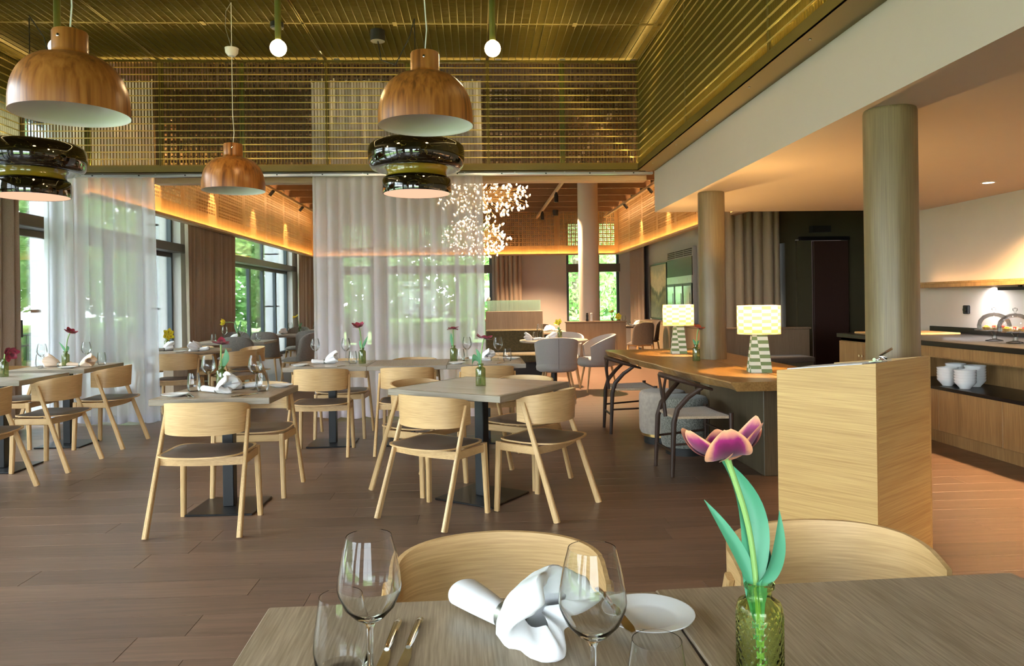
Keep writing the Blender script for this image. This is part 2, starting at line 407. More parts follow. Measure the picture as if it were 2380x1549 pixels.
def side_mat(o, mat):                     # second material on the upright faces of a board
    me = o.data; me.materials.append(mat)
    for p in me.polygons:
        if abs(p.normal.z) < .5: p.material_index = 1
    return o
def link(name, me, parent=None, loc=(0, 0, 0), rot=(0, 0, 0)):
    o = D.objects.new(name, me); COL.objects.link(o); o.location = loc; o.rotation_euler = rot
    if parent is not None: o.parent = parent
    return o
def tag(o, label=None, cat=None, group=None, kind=None):
    for k, v in (('label', label), ('category', cat), ('group', group), ('kind', kind)):
        if v: o[k] = v
    return o
def thing(name, label, cat, loc=(0, 0, 0), rz=0, group=None):
    o = D.objects.new(name, None); COL.objects.link(o); o.location = loc; o.rotation_euler = (0, 0, rz); o.empty_display_size = .1
    return tag(o, label, cat, group)
KIDS = {}
def dup(root, loc, rz=0, label=None, group=None, scale=None, tilt=None):
    if root.name not in KIDS:
        KIDS[root.name] = [(c, list(c.children)) for c in root.children]
    r = root.copy(); COL.objects.link(r); r.location = loc; r.rotation_euler = (tilt[0] if tilt else 0, tilt[1] if tilt else 0, rz)
    if scale: r.scale = scale if isinstance(scale, tuple) else (scale,) * 3
    if label: r['label'] = label
    if group: r['group'] = group
    for c, gs in KIDS[root.name]:
        d = c.copy(); COL.objects.link(d); d.parent = r
        for g in gs:
            e = g.copy(); COL.objects.link(e); e.parent = d
    return r
class Proto:                                  # builds on first use at the place asked for, copies afterwards
    def __init__(s, fn): s.fn = fn; s.root = None
    def at(s, loc, rz, label, group=None, scale=None, tilt=None):
        if s.root is None:
            s.root = s.fn(); r = s.root
            KIDS[r.name] = [(c, list(c.children)) for c in r.children]
            r.location = loc; r.rotation_euler = (tilt[0] if tilt else 0, tilt[1] if tilt else 0, rz); r['label'] = label
            if scale: r.scale = scale if isinstance(scale, tuple) else (scale,) * 3
            if group: r['group'] = group
            return r
        r = dup(s.root, loc, rz, label, group, None, tilt)
        r.scale = (scale if isinstance(scale, tuple) else (scale,) * 3) if scale else (1, 1, 1)
        if not group and 'group' in r: del r['group']
        return r
def struct(name, mb, mat, label=None, smooth=0, parent=None, **k):
    o = mb.obj(name, mat, parent, smooth=smooth, **k)
    if parent is None: tag(o, label, None, None, 'structure')
    return o
def B(a, b): return MB().box(a, b)
def lamp(kind, loc, energy, col=(1, .7, .4), rot=(0, 0, 0), parent=None, **k):
    l = D.lights.new('lamp_light', kind); l.energy = energy; l.color = col
    for a, b in k.items(): setattr(l, a, b)
    o = D.objects.new('lamp_light', l); COL.objects.link(o); o.location = loc; o.rotation_euler = rot
    if parent is not None: o.parent = parent
    return o

# ---------------------------------------------------------------- room shell
FY0, FYM, FY1 = -3.2, 8.36, 21.75
fl = struct('floor', B((-5.45, FY0 - .3, -.30), (7.6, FY1 + .3, -.006)), PLANK, 'brown oak plank floor of the restaurant')
# planks: near rows as parts, far rows as one joined part
def plankmesh(L, W=.1985):
    return MB().cbox((0, 0, -.006), (L, W, 0), .0009)
pm = {}
far = MB(); count = 0; y = .4; row = 0
while y < 21.7:
    xmin, xmax = (-5.15, 5.2) if y < 12 else (-5.15, 4.6)
    x = xmin - rnd.uniform(0, 1.6)
    vis = lambda px: abs(px - y * .05) < max(1.2, y * .72) + .6
    while x < xmax:
        L = rnd.choice((1.8, 2.2, 2.6)); a, b = max(x, xmin), min(x + L, xmax)
        near = y < 8.6 and b > -y * .66 - .3 and a < y * .72 + .3
        if near and count < 295:
            if b - a > L - .01:
                key = L
                if key not in pm: pm[key] = plankmesh(L - .0015).obj('plank', PLANK, fl, (a, y, 0), smooth=0).data
                else: link('plank', pm[key], fl, (a, y, 0))
            else: plankmesh(b - a - .0015).obj('plank', PLANK, fl, (a, y, 0), smooth=0)
            count += 1
        else: far.box((a, y, -.006), (b - .0015, y + .1985, 0))
        x += L
    y += .2; row += 1
y = .2
while y > FY0:
    far.box((-5.15, y, -.006), (5.2, y + .1985, 0)); y -= .2
far.box((4.6, 12, -.006), (7.5, 21.7, -.001)); far.box((5.2, 8.3, -.006), (7.5, 12, 0))
tag(far.obj('plank_field', PLANK, fl, smooth=0), kind='stuff')

XW = -5.15
# left wall: piers, head and windows
openings = [(-2.6, 1.2), (1.7, 5.5), (6.0, 9.55), (9.9, 13.05), (14.1, 20.8)]
piers = [(FY0, -2.6), (1.2, 1.7), (5.5, 6.0), (9.55, 9.9), (13.05, 14.1), (20.8, FY1 + .3)]
mb = MB()
for a, b in piers: mb.box((XW - .3, a, -.3), (XW + .06, b, 3.6))
mb.box((XW - .3, FY0, 3.6), (XW + .06, FY1 + .3, 4.9))
struct('wall_left', mb, WHITE, 'white window wall with piers')
def left_window(n, a, b, muls):
    wd = tag(D.objects.new('window_%d' % n, None), 'tall grey framed window of the side wall, ' + ('outside the frame by the entrance', 'beside the near tables', 'beside the taupe drape at the window tables', 'behind the window sheer', 'with blue grey mullions in the far room')[n - 1], None, None, 'structure'); COL.objects.link(wd)
    X = XW - .12
    for yy in (a + .03, b - .03): B((X - .04, yy - .03, 0), (X + .04, yy + .03, 3.6)).obj('window_frame', FRAME, wd, smooth=0)
    B((X - .04, a, 3.54), (X + .04, b, 3.6)).obj('window_frame', FRAME, wd, smooth=0)
    B((X - .04, a, 0.0), (X + .04, b, .07)).obj('window_frame', FRAME, wd, smooth=0)
    MB().cbox((X - .06, a - .12, 2.235), (XW + .15, b + .12, 2.375), .01).obj('transom', TRANS, wd, smooth=0)
    B((X - .03, a, 2.16), (X + .03, b, 2.235)).obj('window_frame', TRANS, wd, smooth=0)
    ys = [a] + muls + [b]
    for m in muls:
        B((X - .035, m - .055, .05), (X + .035, m - .003, 2.2)).obj('mullion', FRAME, wd, smooth=0)
        B((X - .035, m + .003, .05), (X + .035, m + .055, 2.2)).obj('mullion', FRAME, wd, smooth=0)
    for m in muls[1::2] or muls[:1]: B((X - .03, m - .03, 2.37), (X + .03, m + .03, 3.6)).obj('mullion', FRAME, wd, smooth=0)
    for p, q in zip(ys, ys[1:]): B((X - .006, p, .05), (X + .006, q, 2.2)).obj('pane', PANE, wd, smooth=0)
    B((X - .006, a, 2.37), (X + .006, b, 3.57)).obj('pane', PANE, wd, smooth=0)
    if n == 3:
        B((X + .035, muls[-1] + .01, .98), (X + .06, muls[-1] + .05, 1.18)).obj('door_handle', BLACKM, wd, smooth=0)
left_window(1, -2.6, 1.2, [-1.3, -.05]); left_window(2, 1.7, 5.5, [2.9, 4.2])
left_window(3, 6.0, 9.55, [7.2, 8.72]); left_window(4, 9.9, 13.05, [10.9, 11.95]); left_window(5, 14.1, 20.8, [15.2, 16.3, 17.44, 18.54, 19.65])
# rear wall behind the camera: a second glazed front
mb = MB()
for a, b in ((-5.45, -4.7), (-2.5, -1.3), (1.3, 5.5)): mb.box((a, FY0 - .3, -.3), (b, FY0, 3.6))
for a, b in ((-4.7, -2.5), (-1.3, 1.3)): mb.box((a, FY0 - .3, -.3), (b, FY0, .4)).box((a, FY0 - .3, 2.7), (b, FY0, 3.6))
mb.box((-5.45, FY0 - .3, 3.6), (7.6, FY0, 4.9)); mb.box((5.2, FY0 - .3, -.3), (7.6, FY0, 3.6))
struct('wall_front', mb, WHITE, 'white glazed wall at the entrance side')
for n, (a, b) in enumerate(((-4.7, -2.5), (-1.3, 1.3))):
    wd = tag(D.objects.new('window_%d' % (10 + n), None), 'glazed opening of the entrance wall, ' + ('nearer the side windows', 'in the middle')[n], None, None, 'structure'); COL.objects.link(wd)
    for xx in (a + .03, (a + b) / 2, b - .03): B((xx - .03, FY0 - .18, .4), (xx + .03, FY0 - .1, 2.7)).obj('window_frame', FRAME, wd, smooth=0)
    B((a, FY0 - .2, 2.235), (b, FY0 - .08, 2.375)).obj('transom', TRANS, wd, smooth=0)
    B((a, FY0 - .145, .4), (b, FY0 - .135, 2.7)).obj('pane', PANE, wd, smooth=0)
# back wall with windows
mb = MB()
for a, b in ((-5.45, -3.95), (-3.0, -2.65), (.47, 2.67), (4.25, 5.0)): mb.box((a, FY1, -.3), (b, FY1 + .3, 3.6))
mb.box((-5.45, FY1, 3.6), (5.0, FY1 + .3, 4.9))
struct('wall_back', mb, WALLP, 'warm grey end wall between the far windows')
for n, (a, b, mu) in enumerate(((-3.95, -3.0, []), (-2.65, .47, [-1.6, -.55]), (2.67, 4.25, [3.62]))):
    wd = tag(D.objects.new('window_%d' % (6 + n), None), 'dark framed end wall window, ' + ('narrow, behind the sheer curtain', 'wide, behind the chandelier', 'behind the thick cream column')[n], None, None, 'structure'); COL.objects.link(wd)
    Y = FY1 + .12
    for xx in [a + .03, b - .03] + mu: B((xx - .045, Y - .04, 0), (xx + .045, Y + .04, 3.6)).obj('window_frame', FRAME, wd, smooth=0)
    B((a, Y - .04, 0), (b, Y + .04, .12)).obj('window_frame', FRAME, wd, smooth=0)
    B((a, FY1 - .1, 2.16), (b, Y + .05, 2.4)).obj('transom', TRANS, wd, smooth=0)
    B((a, Y - .006, 0), (b, Y + .006, 3.6)).obj('pane', PANE, wd, smooth=0)
# right hand walls
struct('wall_right', B((4.6, 11.75, 0), (4.9, FY1, 4.9)), GREYW, 'cool grey side wall of the far dining room')
struct('wall_buffet', B((5.2, FY0, 0), (5.5, 9.25, 4.9)), CREAM, 'cream wall behind the buffet')
struct('wall_corridor', MB().box((4.98, 11.7, 0), (5.15, 11.9, 2.2)).box((6.0, 11.7, 0), (7.6, 11.9, 4.9)).box((5.15, 11.7, 2.25), (6.0, 11.9, 4.9)).box((4.6, 11.7, 2.2), (5.15, 11.9, 4.9)).box((7.4, 9.2, 0), (7.6, 11.9, 4.9)).box((5.5, 9.0, 0), (7.6, 9.25, 4.9)), DARKW, 'dark olive corridor wall')
struct('wall_passage', B((4.72, 12.6, 0), (7.6, 12.8, 4.9)), DARKD, 'almost black wall of the passage behind the corridor')
dr = tag(D.objects.new('door_1', None), 'dark brown sliding door in the corridor wall', None, None, 'structure'); COL.objects.link(dr)
MB().cbox((5.42, 11.63, .01), (5.99, 11.69, 2.22), .004).obj('door_panel', DARKD, dr, smooth=0)
B((5.2, 11.6, 2.23), (6.0, 11.69, 2.29)).obj('door_rail', BLACK, dr, smooth=0)
B((5.16, 11.66, 0), (5.40, 11.72, 2.23)).obj('door_frame', DARKW, dr, smooth=0)
tag(B((5.38, 11.57, 2.36), (5.68, 11.7, 2.46)).obj('door_operator_sensor', BLACKM, smooth=0), 'small black sensor box above the dark corridor door', 'sensor')
# ceilings
struct('ceiling', MB().box((-5.45, FY0 - .3, 4.75), (7.6, FY1 + .3, 4.95)), VOID, 'dark slab above the mesh ceiling')
# dropped ceiling over the buffet side with its white fascia
mb = MB().box((2.05, FY0, 2.31), (5.2, 8.36, 2.40)).box((2.05, FY0, 2.40), (2.17, 8.36, 4.75)).box((2.17, 8.24, 2.40), (5.2, 8.36, 4.75))
struct('ceiling_soffit', mb, SOFFIT, 'white dropped ceiling with deep fascia above the buffet side')
COLS = tag
c1 = MB().lathe([(.118, 0), (.122, .02), (.122, 2.30), (.118, 2.31)], 40); struct('column_1', c1, COLWOOD, 'wood veneered round column rising through the long table', 40).location = (2.215, 6.85, 0)
c2 = MB().lathe([(.13, 0), (.133, .02), (.133, 2.295), (.128, 2.31)], 48); struct('column_2', c2, COLWOOD, 'wood veneered round column behind the lectern', 40).location = (2.23, 3.87, 0)
c3 = MB().lathe([(.215, 0), (.215, 4.2)], 40); struct('column_3', c3, CREAM, 'thick cream round column in the far dining room', 40).location = (2.41, 15.75, 0)

# ---------------------------------------------------------------- olive metal mesh canopy
XL, XR, ZB, ZT = -4.93, 1.87, 2.775, 4.02
def grating(name, w, h, M, parent, deep=.022, rod=.005, bm_=None, rm=None):
    """Panel w x h in local XY, bearing bars along Y (33 mm pitch), cross bars along X (75 mm)."""
    mb = MB(); n = int(w / .033); m = int(round(h / .0757))
    for i in range(1, n): x = i * w / n; mb.box((x - .0015, 0, 0), (x + .0015, h, deep), M)
    o = mb.obj(name, bm_ or OLIVE, parent, smooth=0, fix=False); tag(o, kind='stuff'); mb = MB()
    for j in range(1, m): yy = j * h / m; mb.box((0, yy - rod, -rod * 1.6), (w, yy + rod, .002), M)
    tag(mb.obj('cross_rods', rm or OLIVE_LIT, o, smooth=0, fix=False), kind='stuff')
    fr = MB().box((0, 0, -.004), (.012, h, deep), M).box((w - .012, 0, -.004), (w, h, deep), M).box((0, 0, -.004), (w, .012, deep), M).box((0, h - .012, -.004), (w, h, deep), M)
    fr.obj('grating_edge', OLIVE, o, smooth=0)
    return o
MC = Matrix.Identity(4)
xs = [XL, -3.44, -1.63, .16, XR]
ysC = [-2.9, -1.1, .75, 2.6, 4.45, 6.3, 7.2, 8.3]
cg = thing('mesh_ceiling', 'olive gold metal grating ceiling over the main dining area', 'ceiling grid'); cg['kind'] = 'structure'; cg.name = 'ceiling_mesh'
for a, b in zip(xs, xs[1:]):
    for p, q in zip(ysC, ysC[1:]):
        # bearing bars along X: local Y -> world X
        M = Matrix.Translation((a + .004, q - .004, ZT)) @ Matrix(((0, 1, 0, 0), (-1, 0, 0, 0), (0, 0, 1, 0), (0, 0, 0, 1)))
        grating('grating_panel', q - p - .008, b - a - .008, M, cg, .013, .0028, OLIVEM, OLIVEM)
for yv in (7.2, 4.45, .75):
    for x in (-4.2, -2.57, -.75, 1.0, 1.8): B((x - .02, yv - .05, ZT - .008), (x + .02, yv + .05, ZT - .004)).obj('clip_plate', OLIVE, cg, smooth=0)
for x in (-4.8, -3.3, -3.55, -1.5, -1.75, .05, .28, 1.0, 1.8): B((x - .03, 8.22, ZT - .008), (x + .03, 8.27, ZT - .004)).obj('clip_plate', ALU, cg, smooth=0)
for a, b in (((XL + .05, 8.19, ZT + .05), (XR - .05, 8.2, ZT + .06)), ((XR - .12, -2.8, ZT + .05), (XR - .11, 8.2, ZT + .06)), ((XL + .11, -2.8, ZT + .05), (XL + .12, 8.2, ZT + .06))): MB().box(a, b).obj('led_strip', STRIPC, cg, smooth=0)
def screen(name, label, M, L, cuts, posts, led=True, plate=.07):
    t = thing(name, label, 'metal screen')
    for a, b in zip(cuts, cuts[1:]):
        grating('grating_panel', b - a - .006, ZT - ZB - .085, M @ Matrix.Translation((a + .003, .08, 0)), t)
    MB().box((0, 0, -.03), (L, .008, plate), M).box((0, 0, -.03), (L, .078, -.022), M).obj('bottom_channel', OLIVE, t, smooth=0)
    MB().box((0, ZT - ZB - .02, -.01), (L, ZT - ZB, .05), M).obj('top_angle', OLIVE, t, smooth=0)
    for c in cuts: MB().box((c - .022, .01, .024), (c + .022, ZT - ZB - .02, .034), M).obj('post', OLIVE, t, smooth=0)
    for c in posts:
        MB().box((c - .025, .01, .04), (c + .025, ZT - ZB - .02, .08), M).obj('post', OLIVED, t, smooth=0)
        MB().box((c - .025, .13, -.012), (c + .025, .17, -.004), M).obj('clip_plate', OLIVE, t, smooth=0)
    if led:
        MB().box((.0, .008, .056), (L, .074, .060), M).obj('led_shield', OLIVE, t, smooth=0)  # added unseen plate keeping the strip's light on the grating
        MB().box((.05, .018, .040), (L - .05, .026, .048), M).obj('led_strip', STRIPY, t, smooth=0)
    k = L / 12
    for i in range(12): MB().box((k * (i + .5) - .006, -.006, .03), (k * (i + .5) + .006, 0, .042), M).obj('screw_head', ALU, t, smooth=0)
    return t
# far screen faces the camera: local X -> world X, local Y -> up, local Z -> away
MF = Matrix(((1, 0, 0, XL), (0, 0, 1, 8.3), (0, 1, 0, ZB), (0, 0, 0, 1)))
screen('mesh_screen', 'olive gold grating screen hanging across the room above the sheer curtains', MF, XR - XL, [0, 1.49, 3.30, 5.09, XR - XL], [.69, 2.36, 4.2, 5.93])
MR = Matrix(((0, 0, 1, XR), (-1, 0, 0, 8.3), (0, 1, 0, ZB), (0, 0, 0, 1)))
screen('mesh_screen', 'olive gold grating screen along the white fascia', MR, 11.2, [0, 1.85, 3.7, 5.55, 7.4, 9.2, 11.2], [], True, .178)
ML = Matrix(((0, 0, -1, XL), (1, 0, 0, -2.9), (0, 1, 0, ZB), (0, 0, 0, 1)))
screen('mesh_screen', 'olive gold grating screen in front of the window wall', ML, 11.2, [0, 2, 3.8, 5.65, 7.5, 9.35, 11.2], [], False)

# ---------------------------------------------------------------- perforated oak friezes of the far room
def perforated(name, L, z0, z1, M, parent, mat, band, t=.022):
    """Panel in local X (length) / Y (height): pairs of 5 cm square holes above a solid band; walls of the holes included."""
    def cuts(a, b):
        out = [a]; p = a + .05
        while p + .09 < b - .02: out += [p, p + .034, p + .049, p + .083]; p += .114
        return out + [b]
    xs, ys = cuts(0, L), [z0] + cuts(z0 + band, z1); ys = sorted(set(ys))
    hx = [i % 2 == 1 for i in range(len(xs) - 1)]
    hy = [False] + [i % 2 == 1 for i in range(len(ys) - 2)]
    nx, ny = len(xs), len(ys)
    vs = [(x, y_, zz) for zz in (0, t) for x in xs for y_ in ys]; fs = []
    q = lambda i, j, k=0: k * nx * ny + i * ny + j
    for i in range(nx - 1):
        for j in range(ny - 1):
            if hx[i] and hy[j]:
                for (a, b), (c, d) in (((i, j), (i + 1, j)), ((i + 1, j), (i + 1, j + 1)), ((i + 1, j + 1), (i, j + 1)), ((i, j + 1), (i, j))):
                    fs.append((q(a, b), q(c, d), q(c, d, 1), q(a, b, 1)))
            else:
                fs.append((q(i, j), q(i + 1, j), q(i + 1, j + 1), q(i, j + 1)))
    return MB().add(vs, fs, M).obj(name, mat, parent, smooth=0, fix=False)
def frieze(label, L, M, mat, z0=2.65, z1=4.05, led=True, band=.21, bays=3):
    t = thing('perforated_frieze', label, 'wood frieze')
    for i in range(bays):
        k = L / bays
        perforated('perforated_panel', k - .006, z0, z1, M @ Matrix.Translation((i * k + .003, 0, 0)), t, mat, band)
    if led:
        MB().box((0, z0 - .02, -.10), (L, z0, .022), M).box((0, z0, -.10), (L, z0 + .02, -.094), M).obj('bottom_lip', BEAML, t, smooth=0)
        MB().box((.1, z0 + .001, -.085), (L - .1, z0 + .008, -.075), M).obj('led_strip', STRIP, t, smooth=0)
    return t
XFL, XFR, YFB = -4.6, 4.12, 21.15
frieze('perforated oak frieze above the side windows of the far room', YFB - 8.9, Matrix(((0, 0, -1, XFL), (1, 0, 0, 8.9), (0, 1, 0, 0), (0, 0, 0, 1))), FRIEZE, bays=8)
frieze('perforated oak frieze above the drinks fridge wall', YFB - 8.9, Matrix(((0, 0, 1, XFR), (-1, 0, 0, YFB), (0, 1, 0, 0), (0, 0, 0, 1))), FRIEZE, bays=8)
frieze('perforated oak frieze across the far end windows', XFR - XFL, Matrix(((1, 0, 0, XFL), (0, 0, 1, YFB), (0, 1, 0, 0), (0, 0, 0, 1))), FRIEZE, bays=5)
fm = frieze('dark perforated panel behind the hanging mesh screen', 5.75, Matrix(((1, 0, 0, -3.7), (0, 0, 1, 8.78), (0, 1, 0, 0), (0, 0, 0, 1))), DARKPERF, 2.80, 4.30, False, .05, 4)
MB().cbox((-3.7, 8.74, 2.735), (2.05, 8.90, 2.80), .004).obj('bottom_rail', BEAML, fm, smooth=0)
ct = thing('curtain_track', 'slim grey metal curtain track under the hanging mesh screen', 'curtain rail')
MB().box((-4.93, 8.34, 2.745), (2.03, 8.40, 2.770)).obj('track', ALU, ct, smooth=0)
for i in range(14): B((-4.7 + i * .5, 8.335, 2.753), (-4.685 + i * .5, 8.34, 2.765)).obj('screw_head', BLACK, ct, smooth=0)
# coffered timber ceiling of the far room
cf = thing('ceiling_coffer', 'timber egg crate ceiling of the far dining room', 'coffered ceiling'); cf['kind'] = 'structure'
for i in range(11):
    yy = 9.7 + i * 1.04
    MB().cbox((XFL + .3, yy - .02, 3.75), (XFR - .3, yy + .02, 4.02), .004).obj('beam', BEAMW, cf, smooth=0)
for i in range(39):
    xx = XFL + .4 + i * .21
    B((xx - .012, 9.0, 3.90), (xx + .012, YFB - .1, 4.02)).obj('batten', BEAML, cf, smooth=0)
struct('ceiling_far', B((XFL - .6, 8.70, 4.3), (4.9, FY1, 4.36)), DARKD, 'dark ceiling above the timber egg crate')
for s, x in ((1, XFL + .4), (-1, XFR - .4)):
    t = thing('lighting_rail', 'slim pale lighting rail along the ' + ('window side frieze' if s > 0 else 'fridge side frieze'), 'lighting rail')
    MB().box((x - .03, 8.95, 3.70), (x + .03, YFB, 3.75)).obj('rail', BEAML, t, smooth=0)
    MB().box((x - .008 - s * .036, 9.0, 3.715), (x + .008 - s * .036, YFB - .1, 3.735)).obj('led_strip', STRIPW, t, smooth=0)
    for i in range(4):
        yy = (10.9, 13.2, 15.6, 18.2)[i]
        Mx = Matrix.Translation((x, yy, 3.66)) @ Matrix.Rotation(rad(40 * s), 4, 'Y')
        MB().lathe([(0, -.09), (.035, -.09), (.035, .05), (0, .05)], 12, M=Mx).obj('spot_head', BLACKM, t)
        if s > 0 or i > 1: lamp('SPOT', (x - s * .06, yy, 3.55), 60, (1, .66, .32), (0, rad(34 * s) , 0), None, spot_size=rad(40), spot_blend=.5, shadow_soft_size=.03)
t = thing('lighting_rail', 'slim pale track with black spotlights under the middle of the timber ceiling', 'lighting rail')
MB().box((1.74, 8.95, 3.68), (1.79, YFB, 3.74)).obj('rail', BEAML, t, smooth=0)
for yy in (12.0, 16.0, 19.4):
    MB().lathe([(0, 3.46), (.045, 3.46), (.045, 3.62), (.015, 3.68), (0, 3.68)], 12, c=(1.765, yy)).obj('spot_head', BLACKM, t)
    lamp('SPOT', (1.765, yy, 3.45), 1500, (1, .66, .38), (0, 0, 0), None, spot_size=rad(110), spot_blend=.6, shadow_soft_size=.05)
tag(MB().lathe([(0, 3.60), (.07, 3.60), (.08, 3.66), (.08, 3.75), (0, 3.75)], 16, c=(2.15, 19.7)).obj('ceiling_speaker', BLACKM), 'small black round fitting on the timber ceiling near the thick column', 'ceiling fitting')

# ---------------------------------------------------------------- curtains
def curtain(name, label, p0, p1, z0, z1, mat, amp, wl, flare=0, seed=1, band=None, nz=14):
    r = random.Random(seed); p0, p1 = Vector(p0), Vector(p1); L = (p1 - p0).length; d = (p1 - p0) / L; nrm = Vector((-d.y, d.x))
    n = int(L / wl * 8); ph = [0]
    for i in range(n): ph.append(ph[-1] + 2 * PI / 8 * r.choice((.7, 1, 1, 1.4)))
    k1, k2 = r.uniform(.5, 1.5), r.uniform(0, 6)
    def f(u, v):
        i = u * n; ii = min(int(round(i)), n)
        a = amp * math.sin(ph[ii]) * (.75 + .35 * v) + amp * .6 * math.sin(ph[ii] * .31 + k2 + v * .7)
        s = u * L + amp * .35 * math.cos(ph[ii]) + flare * (u - .25) * (1 - v)
        q = p0 + d * s + nrm * a
        return (q.x, q.y, z0 + (z1 - z0) * v + (.012 * math.sin(ph[ii] * .5) * (1 - v)))
    t = thing(name, label, 'curtain')
    MB().sheet(f, n, nz).obj('curtain_cloth', mat, t, smooth=80, fix=False)
    hem = MB().slab(lambda u, v: f(u, v * .022), n, 1, lambda u, v: (nrm.x * .004, nrm.y * .004, 0))
    hem.obj('hem', mat, t, smooth=80, fix=False)
    for i in range(0, n, 8):
        q = f(i / n, 1); MB().box((q[0] - .008, q[1] - .008, q[2] - .01), (q[0] + .008, q[1] + .008, q[2] + .03)).obj('glider', WHITE, t, smooth=0)
    return t
curtain('sheer_curtain', 'white sheer curtain by the window wall, behind the window tables', (-4.80, 8.49), (-3.58, 8.49), .015, 3.84, SHEER_DAYLIT, .034, .15, .05, 3)
curtain('sheer_curtain', 'wide white sheer curtain in the middle, behind the joined tables', (-1.85, 8.49), (.08, 8.49), .015, 3.84, SHEER, .030, .13, .02, 5)
curtain('drape', 'taupe drape at the near end of the window wall, cut by the frame', (-4.98, 7.55), (-4.98, 8.28), .02, 2.70, DRAPE, .045, .14, 0, 7)
curtain('drape', 'long taupe drape between the two windows of the far room', (-4.72, 12.35), (-4.72, 14.75), .02, 3.2, DRAPE, .05, .16, 0, 8)
curtain('drape', 'narrow taupe drape in the far window corner', (-4.72, 19.9), (-4.72, 21.5), .02, 3.2, DRAPE, .05, .16, 0, 9)
curtain('drape', 'taupe drape on the end wall beside the booth', (.52, 21.45), (1.32, 21.45), .02, 3.3, DRAPE, .045, .14, 0, 10)
curtain('drape', 'taupe drape in the corner beside the landscape painting', (4.42, 19.4), (4.42, 20.95), .02, 3.3, DRAPE, .05, .16, 0, 12)
curtain('drape', 'beige floor length drape behind the bright lamp', (3.62, 11.55), (4.84, 11.52), .02, 3.6, BEIGED, .05, .15, 0, 14)

# ---------------------------------------------------------------- oak dining chair (front towards local +Y)
def make_chair():
    t = thing('dining_chair', 'x', 'chair')
    for s in (-1, 1):
        MB().beam((s * .264, -.235, 0), (s * .243, .012, .69), .026, .04, .018, .028).obj('leg', OAKZ, t, smooth=30)
        MB().beam((s * .238, .22, 0), (s * .226, .205, .437), .028, .034, .032, .04).obj('leg', OAKZ, t, smooth=30)
        MB().beam((s * .246, -.085, .408), (s * .228, .21, .408), .02, .05, xa=(1, 0, 0)).obj('side_rail', OAK, t, smooth=30)
    MB().slab(lambda u, v: (-.24 + .48 * u, -.085 - .03 * math.sin(PI * u), .383 + .048 * v), 8, 1, lambda u, v: (0, .02, 0)).obj('back_rail', OAK, t, smooth=30)
    MB().cbox((-.225, .20, .385), (.225, .22, .432), .003).obj('front_rail', OAK, t, smooth=30)
    # curved back band wrapping forward past the legs
    def plan(u):
        if u < .12 or u > .88:
            k = (.12 - u) / .12 if u < .12 else (u - .88) / .12
            return (-.236 if u < .5 else .236, .0 + .062 * k)
        a = (u - .5) / .38 * PI / 2
        return (.236 * math.sin(a), -.158 * math.cos(a) ** .85)
    def back(u, v):
        x, y = plan(u); e = abs(u - .5) * 2
        zt = .757 - .050 * e ** 2.4; zb = .562 + .012 * e ** 2
        return (x, y - .018 * v * (1 - e), zb + (zt - zb) * v)
    def off(u, v):
        a, b = Vector(plan(max(0, u - .01))), Vector(plan(min(1, u + .01))); d = (b - a).normalized()
        return (-d.y * .012, d.x * .012, 0)
    MB().slab(back, 36, 5, off).obj('backrest', OAKB, t, smooth=50)
    ol = []
    for k in range(36):
        a = 2 * PI * k / 36; c, s = math.cos(a), math.sin(a); e = 2 / 4.5
        x = .252 * abs(c) ** e * (1 if c > 0 else -1); y = .222 * abs(s) ** e * (1 if s > 0 else -1)
        ol.append((x * (1 - .06 * (.5 - y / .44)), y))
    zf = lambda x, y: .440 + .016 * (x / .25) ** 2 - .012 * (1 - (y / .22) ** 2)
    MB().pad(ol, lambda x, y, e: zf(x, y) + .009, lambda x, y, e: zf(x, y), 4).obj('seat_shell', OAK, t, (0, .008, .0), smooth=50)
    ol2 = [(x * .95, y * .94) for x, y in ol]
    MB().pad(ol2, lambda x, y, e: zf(x, y) + .0085 + .022 * (1 - e ** 6), lambda x, y, e: zf(x, y) + .0085, 5).obj('seat_pad', LEATHER, t, (0, .008, .0), smooth=60)
    return t
CH = Proto(make_chair); GC = 'pale oak dining chairs with brown leather seats'
